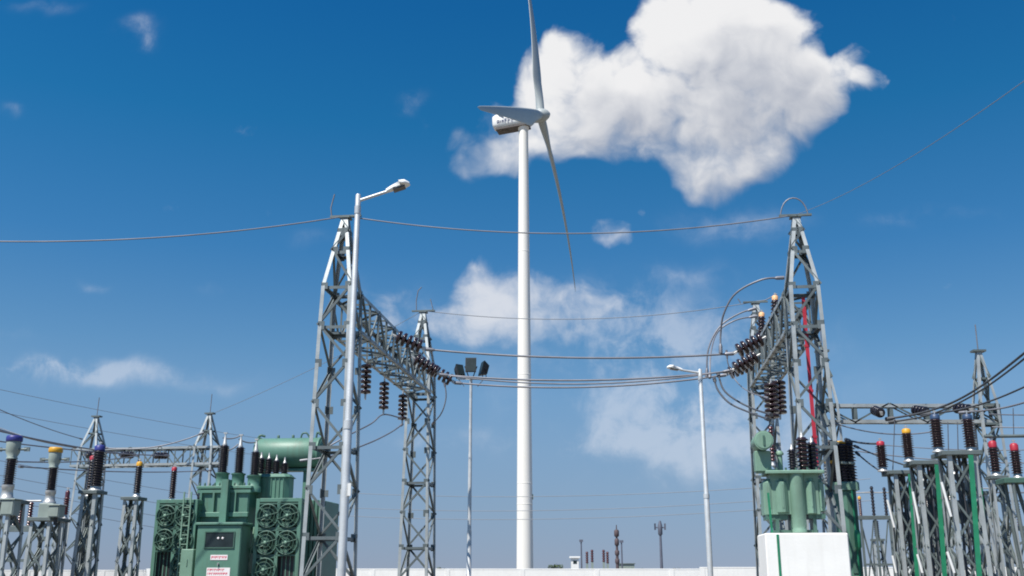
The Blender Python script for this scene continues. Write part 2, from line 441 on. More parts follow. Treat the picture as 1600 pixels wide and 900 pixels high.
# --- strain strings and main conductors
proto_strain = make_string('', 5, .19, .245)
SL = str_len(5, .19)
left_lab = ['strain string nearest the street lamp on the left gantry beam', 'middle strain string on the left gantry beam, pointing right', 'strain string next to the far column of the left gantry']
right_lab = ['upper strain string pointing left from the right gantry beam', 'middle strain string on the right gantry beam, partly overlapped', 'lowest strain string on the right gantry beam, above the cable loops']
lpx = [((613, 523), (655, 541), 33.5), ((643, 557), (675, 577), 36.2), ((668, 573), (699, 591), 39.0)]
rpx = [((1197, 526), (1152, 549), 33.0), ((1188, 553), (1141, 580), 35.6), ((1180, 567), (1128, 588), 38.2)]
ends = []
for i in range(3):
    (a, b, Y) = lpx[i]; pa = at(*a, Y); pb = at(*b, Y + .1); d = (pb - pa).normalized()
    place(proto_strain, pa, aim(d), left_lab[i], 'strain insulator strings of the tall gantries')
    (c, e, Y2) = rpx[i]; pc = at(*c, Y2); pe = at(*e, Y2 + .1); d2 = (pe - pc).normalized()
    place(proto_strain, pc, aim(d2), right_lab[i], 'strain insulator strings of the tall gantries')
    ends.append((pa + d * SL, pc + d2 * SL))
    hw = MB()
cl = ['uppermost of the three conductors strung between the two tall gantries', 'middle of the three conductors strung between the two tall gantries', 'lowest of the three conductors strung between the two tall gantries']
for i, (a, b) in enumerate(ends):
    wire('overhead_conductor', (a, b), .034, M['wire'], cl[i], 'wire', 'main conductors between the tall gantries', .22 + .05 * i, 24)
# twin lower strand seen under the lowest phase
a, b = ends[1]
wire('overhead_conductor', (a - V((0, .3, .05)), b - V((0, .3, .02))), .026, M['wire'], 'thinner conductor running just beneath the middle one between the gantries', 'wire', 'main conductors between the tall gantries', .42, 24)

# --- suspension strings on the left face of the left gantry
proto_susp = make_string('', 6, .175, .185)
SUL = str_len(6, .175)
sus = [((573, 562), 34.0, 'hanging insulator string nearest the lamp pole on the left gantry'), ((601, 590), 37.0, 'middle hanging insulator string under the left gantry beam'), ((630, 610), 39.8, 'hanging insulator string next to the far column of the left gantry')]
sus_end = []
for (q, Y, lab) in sus:
    p = at(*q, Y); place(proto_susp, p, (math.pi, 0, 0), lab, 'hanging insulator strings of the left gantry'); sus_end.append(p - V((0, 0, SUL)))
# --- right gantry suspension pair
proto_big = make_string('', 7, .17, .24)
for (q, Y, lab) in [((1204, 592), 33.2, 'left one of the two thick hanging insulator strings in the right gantry'), ((1216, 588), 34.6, 'right one of the two thick hanging insulator strings in the right gantry')]:
    p = at(*q, Y); o = place(proto_big, p, (math.pi - .05, .04, 0), lab, 'thick hanging strings of the right gantry')

# --- post insulators on top of the right beam
proto_lt = make_post('', 'orange', .75, .1, .155, 6, 'porcelain', None, 'insulator', 'post_insulator', .18)
for (q, Y, lab) in [((1190, 530), 37.0, 'orange capped post insulator on the right gantry beam, lower of the two'), ((1211, 507), 34.0, 'orange capped post insulator on the right gantry beam, upper of the two')]:
    p = at(*q, Y); place(proto_lt, p, (0, R(4), 0), lab, 'orange capped posts on the right gantry beam')
    st = MB(); st.ell((0, 0, 0), (.35, 0, -.75), .07, .012, (0, 0, 1), (0, 1, 0)); st.ell((0, 0, -.02), (-.3, 0, -.75), .07, .012, (0, 0, 1), (0, 1, 0)); st.box((0, 0, -.02), (.4, .3, .03))
    o = st.build('insulator_bracket', M['steel'], None, p); tag(o, 'small steel bracket under the ' + ('lower' if Y > 36 else 'upper') + ' orange capped post insulator', 'bracket')

# --- jumper loops on the right
W2 = M['wire']; WD = M['wire_dark']
wire('jumper_cable', smooth_path([at(1224, 434, 32), at(1190, 437, 32), at(1150, 458, 32.4), at(1131, 490, 32.7), at(1126, 522, 33), at(1126, 551, 33)]), .033, W2, 'big arched jumper loop left of the right gantry, outermost of the loops', 'cable', 'jumper loops of the right gantry')
wire('jumper_cable', smooth_path([at(1180, 482, 36), at(1155, 490, 36), at(1125, 510, 36), at(1107, 545, 36), at(1104, 588, 36)]), .03, W2, 'inner jumper arch left of the right gantry, drawn closest to the lamp', 'cable', 'jumper loops of the right gantry')
wire('jumper_cable', smooth_path([at(1182, 494, 38), at(1150, 500, 38), at(1122, 518, 38), at(1111, 550, 37), at(1109, 590, 36.3)]), .03, W2, 'lower inner jumper arch just under its twin, left of the right gantry', 'cable', 'jumper loops of the right gantry')
wire('jumper_cable', smooth_path([at(1116, 592, 36), at(1122, 610, 35), at(1140, 630, 34), at(1170, 644, 33), at(1200, 655, 31)]), .034, WD, 'dark cable drooping from the lowest strain string to the right gantry', 'cable', 'dark drooping cables of the right gantry')
wire('jumper_cable', smooth_path([at(1122, 584, 36), at(1130, 608, 35), at(1148, 624, 34), at(1175, 638, 33), at(1205, 648, 31)]), .034, WD, 'dark drooping cable just inside its twin, ending in the right gantry', 'cable', 'dark drooping cables of the right gantry')
wire('jumper_cable', smooth_path([at(1135, 548, 34), at(1138, 570, 34), at(1150, 595, 34), at(1170, 612, 33), at(1200, 622, 32)]), .02, W2, 'thin grey jumper from the upper strain string down into the right gantry', 'cable')
# jumpers on the left
wire('jumper_cable', smooth_path([sus_end[2], at(610, 676, 38), at(575, 693, 36), at(520, 712, 34), at(470, 720, 34)]), .028, W2, 'jumper from the far hanging string sloping down to the conservator', 'cable')
wire('jumper_cable', smooth_path([at(626, 653, 39.4), sus_end[1] - V((0, 0, .02)), at(580, 662, 36), at(545, 680, 34.5), at(500, 705, 34)]), .028, W2, 'jumper passing under the middle hanging string behind the lamp pole', 'cable')
wire('jumper_cable', smooth_path([at(694, 594, 39), at(697, 620, 39), at(690, 645, 39.2), at(676, 662, 40)]), .024, W2, 'short jumper loop hanging beside the far column of the left gantry', 'cable')
# bolts/clamps of the bundle at right end
# --- overhead earth wires
GW = M['wire']
lp = loc2w(LG, LYAW, (0, 0, 12.45)); rp = loc2w(RG, RYAW, (0, 0, 12.45))
wire('earth_wire', (lp, rp), .021, GW, 'high earth wire spanning between the two gantry peaks, in front of the turbine', 'wire', None, .6, 30)
wire('earth_wire', (lp, at(-60, 376, 27)), .021, GW, 'earth wire from the left gantry peak out to the left', 'wire', None, .3, 20)
wire('earth_wire', (rp, at(1680, 68, 14)), .008, M['wire_far'], 'earth wire rising from the right gantry peak to upper right', 'wire', None, .3, 20)
lf = loc2w(LG, LYAW, (0, 12, 12.45)); rf = loc2w(RG, RYAW, (0, 10.6, 12.45))
wire('earth_wire', (lf, rf), .016, M['wire_far'], 'faint earth wire between the far peaks of the two gantries', 'wire', None, .55, 24)
wire('earth_wire', (lf, at(328, 648, 50)), .012, M['wire_far'], 'faint earth wire from the left gantry far peak down to the small left gantry', 'wire', None, .2, 16)

# =================================================================== LIGHTING POLES
def lamp_head(mb_body, mb_glass, o, d):
    pass
def street_lamp(label, bx, Y, H, r0, r1, arm, head, hl):
    """pole with a raised side arm along dir arm (dx, dz) and a cobra head"""
    root = thing('street_lamp', label, 'street lamp', (bx, Y, 0), 0, 'street lamps of the yard')
    mb = MB(); mb.lathe([(r0 * 2.2, 0), (r0 * 2.2, .04), (r0 * 1.02, .06), (r0, .5), (r0, H * .5), (r0 * .86, H * .5 + .03), (r1 * 1.05, H - .02), (r1 * .9, H)], n=18)
    pole = mb.build('pole', M['pole'], root)
    cl = MB(); cl.lathe([(r0 * 1.12, H * .5 - .12), (r0 * 1.12, H * .5 + .02)], n=18); cl.build('collar', M['pole'], pole)
    cl = MB(); cl.lathe([(r1 * 1.25, H - .36), (r1 * 1.25, H - .22)], n=18); cl.build('collar', M['pole'], pole)
    dx, dz = arm; am = MB(); am.tube([(0, 0, H - .12), (dx, 0, H - .12 + dz)], r1 * .62, 10); am.build('arm', M['pole'], root)
    e = V((dx, 0, H - .12 + dz)); d = V((dx, 0, dz)).normalized(); up = V((-d.z, 0, d.x)) if dx > 0 else V((d.z, 0, -d.x))
    hb = MB(); secs = [(0, .045, .05, 0), (.1, .07, .07, .01), (.3, .13, .095, .02), (hl * .6, .15, .1, .03), (hl * .85, .13, .085, .02), (hl, .05, .04, .0)]
    K = 14; vs = []
    for (s, w, hh, oz) in secs:
        for k in range(K):
            q = 2 * math.pi * k / K; zz = math.sin(q); zz = zz if zz > 0 else zz * .45
            vs.append(e + d * (s - .05) + V((0, 1, 0)) * (math.cos(q) * w) + up * (zz * hh + oz))
    fs = [(i * K + k, i * K + (k + 1) % K, (i + 1) * K + (k + 1) % K, (i + 1) * K + k) for i in range(len(secs) - 1) for k in range(K)]
    hb.add(vs, fs, True); hb.add(vs[:K], [tuple(range(K))]); hb.add(vs[-K:], [tuple(range(K))])
    hd = hb.build('lamp_head', M['white'], root)
    gl = MB(); gl.box(e + d * (hl * .42) - up * .012, (hl * .5, .17, .045), Matrix((d, V((0, 1, 0)), up)).transposed()); gl.build('lens', M['lamp_glass'], hd)
    return root
hgt = at(560, 304, 16.6).z
o = street_lamp('tall silver street lamp in front of the left gantry, its arm reaching right', at(560, 304, 16.6).x, 16.6, hgt, .068, .045, (.54, .19), None, .43)
bx = MB(); bx.box((.075, -.05, 2.9), (.05, .06, .2)); bx.build('junction_box', M['white'], o)
hgt = at(1097, 577, 32).z
street_lamp('slender street lamp beside the right gantry, its arm reaching left', at(1102, 740, 32).x, 32, hgt, .085, .06, (-.62, .1), None, .5)

def flood_mast():
    Y = 45; p = at(736, 592, Y); root = thing('floodlight_mast', 'thin mast with three dark floodlights left of the turbine tower', 'light mast', (p.x, Y, 0))
    mb = MB(); H = p.z
    mb.lathe([(.2, 0), (.2, .05), (.11, .07), (.1, H * .33), (.085, H * .34), (.082, H * .66), (.07, H * .67), (.065, H)], n=14)
    pl = mb.build('pole', M['pole'], root)
    fr = MB(); fr.bar((-.62, 0, H), (.62, 0, H), .07, .07); fr.bar((0, -.35, H), (0, .35, H), .07, .07)
    fr.bar((-.58, 0, H), (-.3, 0, H - .35), .04, .04); fr.bar((.58, 0, H), (.3, 0, H - .35), .04, .04); fr.build('bracket', M['pole'], root)
    for (x, y, z, rx, rz, s) in ((-.56, 0, .34, -20, 40, .85), (0, -.3, .52, -12, 0, 1.05), (.6, .05, .45, -14, -72, 1.0)):
        m3 = Matrix.Rotation(R(rz), 3, 'Z') @ Matrix.Rotation(R(rx), 3, 'X'); c = V((x, y, H + z))
        f = MB(); w, hh, dd = .235 * s, .34 * s, .15
        vs = [c + m3 @ V(q) for q in ((-w, -dd, -hh), (w, -dd, -hh), (w, -dd, hh), (-w, -dd, hh), (-w * .6, dd, -hh * .6), (w * .6, dd, -hh * .6), (w * .6, dd, hh * .6), (-w * .6, dd, hh * .6))]
        f.add(vs, [(0, 1, 2, 3), (7, 6, 5, 4), (0, 4, 5, 1), (1, 5, 6, 2), (2, 6, 7, 3), (3, 7, 4, 0)])
        for sx in (-1, 1): f.bar(c + m3 @ V((sx * (w + .03), 0, 0)), V((x + sx * .08, y * .6, H)), .035, .035)
        fl = f.build('floodlight', M['black'], root)
        gl = MB(); gl.box(c + m3 @ V((0, -dd - .012, 0)), (w * 1.75, .02, hh * 1.75), m3); gl.build('lens', M['glass_dark'], fl)
flood_mast()

# =================================================================== SMALL GANTRIES (background)
def small_gantry(label, c0, c1, zb, zt, top, bw, group='small background gantries', ext=0, m='steel_dull', leg=.1, n=8, posts=None, chord=.11, bhw=None):
    c0, c1 = V(c0), V(c1); d = c1 - c0; yaw = math.atan2(d.y, d.x); root = thing('small_gantry', label, 'gantry', (c0.x, c0.y, 0), yaw, group)
    L = d.length; lv = [0]; 
    while lv[-1] < zb - .9: lv.append(lv[-1] + .85)
    lv += [zb, zt, zt + (top - zt) * .5, top - .08]
    for cx in (0, L):
        c = lattice_column(root, 'lattice_column', cx, 0, [(0, bw * 1.25, bw * 1.25), (zb, bw, bw), (zt, bw * .95, bw * .95), (top, .08, .08)], lv, leg, .06, (zb, zt, zt + (top - zt) * .5), m,
                           [[(cx, 0, top), (cx + .02, 0, top + 1.0)]])
        hd = MB(); hd.box((cx, 0, top + .03), (.45, .3, .07)); hd.build('head_plate', M[m], c)
    truss_beam(root, (-ext, 0, zb), (L + ext, 0, zb), bhw or bw * .9, zt - zb, chord, .05, n, m, posts)
    return root
Y = 50.0
za, zb_ = at(230, 728, Y).z, at(230, 699, Y).z
small_gantry('small lattice gantry behind the coloured transformers at far left', (at(133, 720, Y).x, Y + .8, 0), (at(324, 720, Y).x, Y - .2, 0), za, zb_, at(135, 648, Y).z, .5, ext=.9, n=10)
Y = 35.0
za, zb_ = at(1430, 662, Y).z, at(1430, 632, Y).z
small_gantry('small lattice gantry at right with a double pipe beam', (at(1292, 640, Y).x, Y, 0), (at(1540, 640, Y).x, Y, 0), za, zb_, at(1530, 550, Y).z, .34, ext=.35, n=5, leg=.09, posts=.11, chord=.12, bhw=.16)

# end-on strain strings on the small gantries
proto_end = make_string('', 4, .17, .17, 'porcelain_black')
for q, Y, d, lab in [((1364, 640), 34.6, (-.05, -1, -.3), 'strain string on the right small gantry beam, leftmost of three'), ((1424, 640), 34.6, (.25, -1, -.25), 'strain string on the right small gantry beam, middle of three'), ((1488, 638), 34.6, (.3, -1, -.2), 'strain string on the right small gantry beam, rightmost of three'),
                     ((158, 711), 49.4, (-.55, -1, -.1), 'strain string at the left end of the far left gantry beam'), ((212, 711), 49.4, (-.6, -1, -.1), 'strain string in the middle of the far left gantry beam'), ((265, 712), 49.4, (-.7, -1, -.1), 'strain string at the right end of the far left gantry beam')]:
    place(proto_end, at(*q, Y), aim(d), lab, 'strain strings of the small gantries')
# heavy cables coming from upper right
wire('overhead_conductor', smooth_path([at(1385, 655, 34), at(1440, 645, 33), at(1490, 628, 31.5), at(1545, 595, 28.5), at(1640, 520, 24)]), .036, WD, 'thick dark cable rising steeply to the right edge', 'cable', 'dark cables at the right edge')
wire('overhead_conductor', smooth_path([at(1390, 660, 34.2), at(1445, 650, 33.2), at(1493, 632, 31.7), at(1548, 600, 28.7), at(1640, 530, 24.2)]), .03, WD, 'second dark cable close under the steep one at the right edge', 'cable', 'dark cables at the right edge')
wire('overhead_conductor', smooth_path([at(1440, 648, 33.8), at(1500, 640, 32.5), at(1560, 622, 31), at(1650, 582, 28)]), .03, WD, 'dark cable of gentler slope crossing the right small gantry column', 'cable', 'dark cables at the right edge')
wire('overhead_conductor', smooth_path([at(1500, 645, 33.8), at(1550, 640, 32.8), at(1590, 632, 32), at(1660, 610, 30)]), .03, W2, 'lowest sloping cable at the right edge above the red capped insulator', 'cable', 'dark cables at the right edge')
for (a, b, lab) in [((1545, 647, 34), (1680, 646, 34), 'level grey wire right of the small gantry, highest of the level ones'), ((1550, 667, 34), (1680, 665, 33), 'level grey wire right of the small gantry, lower of the level ones'),
                    ((1300, 660, 33), (1470, 672, 33), 'slack thin wire drooping beneath the double pipe beam')]:
    wire('bus_wire', (at(*a), at(*b)), .02, W2, lab, 'wire', None, .25 if a[0] == 1300 else .04)
wire('bus_bar', (at(1538, 682, 30), at(1690, 680, 30)), .05, M['steel_dull'], 'thick bus bar at the right edge above the red capped insulators', 'bus bar')
for (a, b, lab) in [((1398, 655, 34), (1395, 735, 30.2), 'thin dropper wire hanging beside the yellow capped insulator'), ((1481, 660, 34), (1482, 705, 27), 'thin dropper wire left between the two blue capped insulators'), ((1496, 660, 34), (1497, 705, 27), 'thin dropper wire right between the two blue capped insulators'), ((1583, 638, 33), (1584, 682, 30), 'short dropper from the sloping cable to the bus bar')]:
    wire('dropper_wire', (at(*a), at(*b)), .016, WD, lab, 'wire', None, .0, 4)
# left fan of conductors
for (a, b, r, lab) in [((-40, 658, 38), (118, 699, 49.4), .036, 'thick conductor at far left sloping down to the small gantry top chord'),
                       ((-40, 622, 40), (128, 686, 50), .02, 'thin wire at far left ending near the small gantry peak'),
                       ((-40, 664, 36), (212, 711, 48.6), .03, 'conductor at far left running to the middle strain string'),
                       ((-40, 684, 36), (262, 712, 48.6), .026, 'conductor at far left running to the right strain string'),
                       ((20, 721, 30), (215, 712, 46), .022, 'grey wire between the blue capped and the single yellow topped column'),
                       ((30, 729, 31), (330, 735, 49), .022, 'grey wire passing behind the yellow capped transformer'),
                       ((-30, 655, 60), (70, 690, 60), .018, 'short faint wire at the very left edge under the thick conductor')]:
    wire('overhead_conductor', (at(*a), at(*b)), r, W2, lab, 'wire', 'conductors fanning out at far left', .12)
wire('overhead_conductor', (at(160, 699, 49), at(318, 676, 49)), .03, W2, 'conductor hanging above the far left gantry beam, tied to its right peak', 'wire', None, .35)
# long faint feeder wires behind everything
k = 0
far_lab = ['faint far feeder wire sloping right, highest of six at left', 'faint far feeder wire sloping right, second of six at left', 'faint far feeder wire sloping right, third of six at left', 'faint far feeder wire sloping right, fourth of six at left', 'faint far feeder wire sloping right, fifth of six at left', 'faint far feeder wire sloping right, lowest of six at left']
for (y0, y1) in ((600, 690), (636, 715), (712, 790), (735, 812), (752, 835), (772, 852)):
    wire('feeder_wire', (at(-40, y0, 70), at(470, y1 + 4, 110)), .018, M['wire_far'], far_lab[k], 'wire', 'far feeder wires at left', .3); k += 1
mid_lab = ['faint distribution wire crossing behind the turbine, highest', 'faint distribution wire crossing behind the turbine, second', 'faint distribution wire crossing behind the turbine, lowest']
for k, (ya, yb) in enumerate(((770, 748), (793, 768), (806, 782))):
    wire('distribution_wire', (at(540, ya, 150), at(1360, yb, 120)), .036, M['wire_far'], mid_lab[k], 'wire', 'distribution wires behind the turbine', 1.2, 20)

# =================================================================== BIG POWER TRANSFORMER
TO = V((at(343, 890, 31.6).x, 31.6, 0)); TR = YAW
def tl(px, py, ly): return at_local(px, py, TO, TR, ly)
def fan(mb, c, r):
    """axial fan facing local -y: ring, wire guard, hub, blades"""
    c = V(c); K = 20
    def circ(rad, dy): return [c + V((math.cos(2 * math.pi * i / K) * rad, dy, math.sin(2 * math.pi * i / K) * rad)) for i in range(K + 1)]
    mb.tube(circ(r, 0), .024, 6, False); mb.tube(circ(r * .92, .12), .04, 6, False)
    for q in (.68, .38): mb.tube(circ(r * q, -.06), .01, 4, False)
    for i in range(6):
        w = 2 * math.pi * i / 6 + .3; mb.tube([c + V((0, -.07, 0)), c + V((math.cos(w) * r, -.02, math.sin(w) * r))], .014, 4)
    mb.lathe([(.1, -.05), (.1, .25)], c, (0, 1, 0), 10)
    for i in range(5):
        w = 2 * math.pi * i / 5 + .7; d = V((math.cos(w), 0, math.sin(w))); t = V((-math.sin(w), 0, math.cos(w)))
        a = [c + d * .09 + t * .06 + V((0, .1, 0)), c + d * .09 - t * .06 + V((0, .18, 0)), c + d * r * .86 - t * .16 + V((0, .2, 0)), c + d * r * .86 + t * .14 + V((0, .08, 0))]
        mb.add(a + [q + V((0, .012, 0)) for q in a], [(3, 2, 1, 0), (4, 5, 6, 7), (0, 1, 5, 4), (1, 2, 6, 5), (2, 3, 7, 6), (3, 0, 4, 7)])
def radiator(root, x0, x1, zt, y0, dep, holes, label=None):
    """bank of cooling fins behind a fan frame"""
    mb = MB(); W = x1 - x0; zb = .55
    mb.bbox((x0, y0 + .12, zt - .14), (x1, y0 + dep, zt), .03); mb.bbox((x0, y0 + .12, zb - .14), (x1, y0 + dep, zb), .03)
    nf = 11
    for i in range(nf):
        x = x0 + .05 + (W - .1) * i / (nf - 1)
        mb.box2((x - .014, y0 + .2, zb), (x + .014, y0 + dep - .05, zt - .14))
    for y in (y0 + .6, y0 + 1.2, y0 + 1.8): mb.box2((x1 + .0, y - .03, zb + .3), (x1 + .035, y + .03, zt - .3))
    rad = mb.build('radiator', M['green'], root)
    fr = MB(); t = .09
    fr.box2((x0 - .02, y0, zb), (x0 + t, y0 + .1, zt - .02)); fr.box2((x1 - t, y0, zb), (x1 + .02, y0 + .1, zt - .02)); fr.box2((x0 + t + .003, y0 + .005, zt - .12), (x1 - t - .003, y0 + .1, zt - .022))
    fr.box2((x0 + W / 2 - .05, y0 + .005, zb), (x0 + W / 2 + .05, y0 + .09, zt - .124)); fr.build('fan_frame', M['green'], rad)
    r = (W / 2 - .1) / 2 * 1.02
    for cx in (.27, .73):
        for row in range(4):
            if (cx, row) in holes: continue
            f = MB(); c = (x0 + W * cx, y0 - .03, zt - .2 - r * 1.12 - row * r * 2.6); fan(f, c, r * 1.12)
            for z in (-r * 1.2, r * 1.2): f.box((c[0], y0 + .03, c[2] + z), (r * 2.2, .05, .05))
            f.build('cooling_fan', M['green_dark'], rad)  # darker green deepens the shade inside the fans
            q = MB(); q.lathe([(.02, -.04), (.05, -.03), (.05, .0)], (c[0], c[1] - .07, c[2]), (0, 1, 0), 10); q.build('fan_motor', M['green_pale'], rad)
    bk = MB(); bk.box2((x0 + .02, y0 + .215, zb + .02), (x1 - .02, y0 + .235, zt - .15)); bk.build('shade_sheet', M['black'], rad)  # black sheet added to stand for the shade behind the fans
    return rad
def transformer():
    root = thing('power_transformer', 'large green power transformer with fan-cooled radiators behind the left gantry', 'transformer', TO, TR)
    G = M['green']
    # main tank
    x0, zt = tl(313, 764, 1.1); x1, _ = tl(390, 764, 1.1)
    mb = MB(); mb.bbox((x0, 1.1, .5), (x1, 3.3, zt), .04)
    mb.bbox((x0 - .1, 1.0, zt + .004), (x1 + .1, 3.4, zt + .09), .02)
    mb.bbox((x0 - .08, 1.02, zt - .13), (x1 + .08, 3.38, zt - .02), .02)
    xm = tl(353, 790, 1.0)[0]
    mb.box2((xm - .11, .78, 1.4), (xm + .11, 1.1, zt + .02 + .25))
    z2 = tl(350, 805, 1.1)[1]
    mb.bbox((x0 - .05, .98, z2 - .05), (x1 + .05, 1.1, z2 + .09), .02)
    for xx in (x0 + .5, x1 - .42, x0 + .08): mb.box2((xx - .03, 1.0, z2 + .09), (xx + .03, 1.1, zt - .13))
    mb.box2((x0, .75, 0), (x0 + .3, 3.5, .5)); mb.box2((x1 - .3, .75, 0), (x1, 3.5, .5))
    tank = mb.build('tank', G, root)
    # lid ironmongery
    ld = MB()
    for i in range(11): ld.lathe([(.035, 0), (.035, .06), (.02, .1)], (x0 + (x1 - x0) * i / 10, 1.05, zt + .09), n=6)
    ld.build('lid_bolts', M['green_dark'], tank)
    # control cabinet
    cx0, ct = tl(309, 820, 0); cx1, _ = tl(378, 820, 0)
    mb = MB(); mb.bbox((cx0, 0, .35), (cx1, .75, ct), .03); mb.bbox((cx0 - .06, -.06, ct + .003), (cx1 + .06, .8, ct + .07), .02)
    cab = mb.build('control_cabinet', G, root)
    wx0, wz1 = tl(322, 832, -.02); wx1, wz0 = tl(364, 855, -.02)
    fr = MB()
    for (a, b) in (((wx0 - .03, -.03, wz0 - .03), (wx1 + .03, -.004, wz0)), ((wx0 - .03, -.03, wz1), (wx1 + .03, -.004, wz1 + .03)), ((wx0 - .03, -.03, wz0 + .002), (wx0, -.004, wz1 - .002)), ((wx1, -.03, wz0 + .002), (wx1 + .03, -.004, wz1 - .002))): fr.box2(a, b)
    fr.build('window_frame', M['green_dark'], cab)
    w = MB(); w.box2((wx0 + .002, -.015, wz0 + .002), (wx1 - .002, -.004, wz1 - .002)); w.build('window', M['glass_dark'], cab)
    gg = MB()
    for px in (341, 348): q = tl(px, 841, -.02); gg.lathe([(.035, 0), (.035, .012), (.02, .02)], (q[0], -.015, q[1]), (0, -1, 0), 12)
    gg.build('gauge', M['label'], cab)
    for (a, b, rows) in (((329, 867), (355, 875), 1), ((323, 887), (358, 906), 3)):
        p0 = tl(*a, -.02); p1 = tl(*b, -.02)
        lb = MB(); lb.box2((p0[0], -.012, p1[1]), (p1[0], -.003, p0[1])); lbo = lb.build('label', M['label'], cab)
        pr = MB(); hh = (p0[1] - p1[1]) / (rows + .2)
        for r in range(rows):
            z = p0[1] - hh * (r + .6); x = p0[0] + .03
            while x < p1[0] - .06:
                wd = random.uniform(.03, .075)
                if not (rows == 3 and r == 0 and x > p1[0] - .2):
                    pr.box2((x, -.016, z - hh * .3), (x + wd * .35, -.0125, z + hh * .3)); pr.box2((x + wd * .35 + .001, -.016, z + hh * random.uniform(-.1, .15)), (x + wd, -.0125, z + hh * .3))
                x += wd + .018
        pr.build('lettering', M['label_red'], lbo)
    hn = MB(); q = tl(341, 881, 0); hn.lathe([(.035, 0), (.035, .02), (.02, .05)], (q[0], 0, q[1]), (0, -1, 0), 10); hn.bar((q[0], -.045, q[1] - .07), (q[0], -.045, q[1] + .03), .025, .02); hn.build('handle', M['alu'], cab)
    # radiators with fans
    rx0, rz = tl(402, 778, .55); rx1, _ = tl(471, 778, .55)
    radiator(root, rx0, rx1, rz, .55, 2.3, {(.73, 2), (.27, 3), (.73, 3)})
    lx0, lz = tl(246, 780, .6); lx1, _ = tl(308, 780, .6)
    radiator(root, lx0, lx1, lz, .6, 2.3, {(.27, 2), (.27, 3), (.73, 3)})
    # second radiator bank at far right (deep fins, dark gaps)
    bx0, bz = tl(474, 781, 1.6); bx1, _ = tl(503, 781, 1.6)
    bank = MB()
    for i in range(5):
        x = bx0 + .05 + (bx1 - bx0 - .1) * i / 4; bank.bbox((x - .05, 1.6, .6), (x + .05, 3.6, bz), .02)
    bank.tube([(bx0 - .1, 2.0, bz - .1), (bx1, 2.0, bz - .1)], .07, 10); bank.build('fin_bank', G, root)
    # small marshalling box, ladder
    mx0, mz = tl(283, 858, .2); mx1, _ = tl(303, 858, .2)
    b = MB(); b.bbox((mx0, .2, .6), (mx1, .5, mz), .02); b.box2((mx0 + .2, .18, mz - .5), (mx0 + .23, .197, mz - .3)); b.box2((mx0 + .05, .3, 0), (mx1 - .05, .4, .6)); b.build('marshalling_box', M['green_pale'], root)
    la = MB(); p0 = tl(296, 778, .9)[0]; p1 = tl(307, 778, .9)[0]; zt2 = tl(300, 770, .9)[1]
    for x in (p0, p1): la.bar((x, .5, .3), (x, .5, zt2), .04, .04)
    z = .5
    while z < zt2: la.tube([(p0, .5, z), (p1, .5, z)], .015, 5); z += .28
    la.build('ladder', M['green_pale'], root)
    # conservator drum and supports
    c0 = tl(404, 709, 3.0); c1 = tl(503, 709, 3.0); r = (tl(450, 684, 3.0)[1] - tl(450, 733, 3.0)[1]) / 2 * .97
    cz = c0[1]
    dm = MB(); Ld = c1[0] - c0[0]
    dm.lathe([(r * .55, -.05), (r * .92, -.03), (r, .03), (r, Ld - .03), (r * .92, Ld + .03), (r * .55, Ld + .06)], (c0[0], 3.0, cz), (1, 0, 0), 32)
    dm.lathe([(r + .025, .0), (r + .035, .02), (r + .035, .05), (r + .02, .06)], (c0[0], 3.0, cz), (1, 0, 0), 32)
    dm.lathe([(r + .025, Ld - .06), (r + .035, Ld - .05), (r + .035, Ld - .02), (r + .02, Ld)], (c0[0], 3.0, cz), (1, 0, 0), 32)
    drum = dm.build('conservator', G, root)
    ft = MB()
    ft.tube(smooth_path([(c0[0] + .04, 2.95, cz - .2), (c0[0] - .1, 2.9, cz + .1), (c0[0] + .02, 2.9, cz + r + .06), (c0[0] + .22, 2.95, cz + r + .07)]), .04, 8)
    for px in (435, 458): q = tl(px, 684, 3.0); ft.lathe([(.05, 0), (.05, .1), (.03, .13)], (q[0], 3.0, cz + r - .02), n=8)
    qx = tl(470, 684, 3.0)[0]; ft.tube(smooth_path([(qx, 3.0, cz + r - .02), (qx + .05, 3.0, cz + r + .14), (qx + .2, 3.0, cz + r + .16), (qx + .33, 3.0, cz + r - .02)]), .03, 8)
    qx = tl(494, 684, 3.0)[0]; ft.tube(smooth_path([(qx, 3.0, cz + r - .02), (qx + .04, 3.0, cz + r + .18), (qx + .16, 3.0, cz + r + .1)]), .035, 8)
    ft.build('pipework', M['green_dark'], drum)
    sp = MB()
    for px in (479, 416): x = tl(px, 750, 3.0)[0]; sp.box2((x - .1, 2.92, 2.0), (x + .1, 3.12, cz - r * .8))
    sp.box2((tl(405, 750, 3.0)[0], 2.8, cz - r - .1), (tl(500, 750, 3.0)[0], 3.2, cz - r - .02))
    sp.build('conservator_support', G, root)
    # HV turrets + bushings
    for px, yb, y0, y1, sy in ((346, 764, 740, 697, 1.5), (371, 764, 741, 700, 1.5), (396, 764, 744, 707, 1.38)):
        x, zb = tl(px, yb, sy); _, za = tl(px, y0, sy); _, zz = tl(px, y1, sy)
        t = MB(); t.lathe([(.24, zt - .1), (.24, zb + .06), (.2, zb + .1), (.2, za - .03), (.23, za - .02), (.23, za + .02)], (x, sy, 0), n=18); tu = t.build('turret', G, root)
        bu = MB(); bu.lathe(sheds(.11, .165, zz - za, 13), (x, sy, za + .02), n=16); bob = bu.build('bushing', M['porcelain_black'], root)
        tp = MB(); tp.lathe([(.08, 0), (.085, .04), (.06, .08), (.045, .24), (.03, .27), (.02, .4)], (x, sy, zz + .02), n=12); tp.box((x, sy, zz + .42), (.12, .06, .05)); tp.build('bushing_cap', M['alu'], bob)
    # LV turret + four bushings
    t0 = tl(392, 745, 2.05); t1 = tl(456, 745, 2.05); zl = tl(420, 742, 2.05)[1]; zlb = tl(420, 775, 2.05)[1]
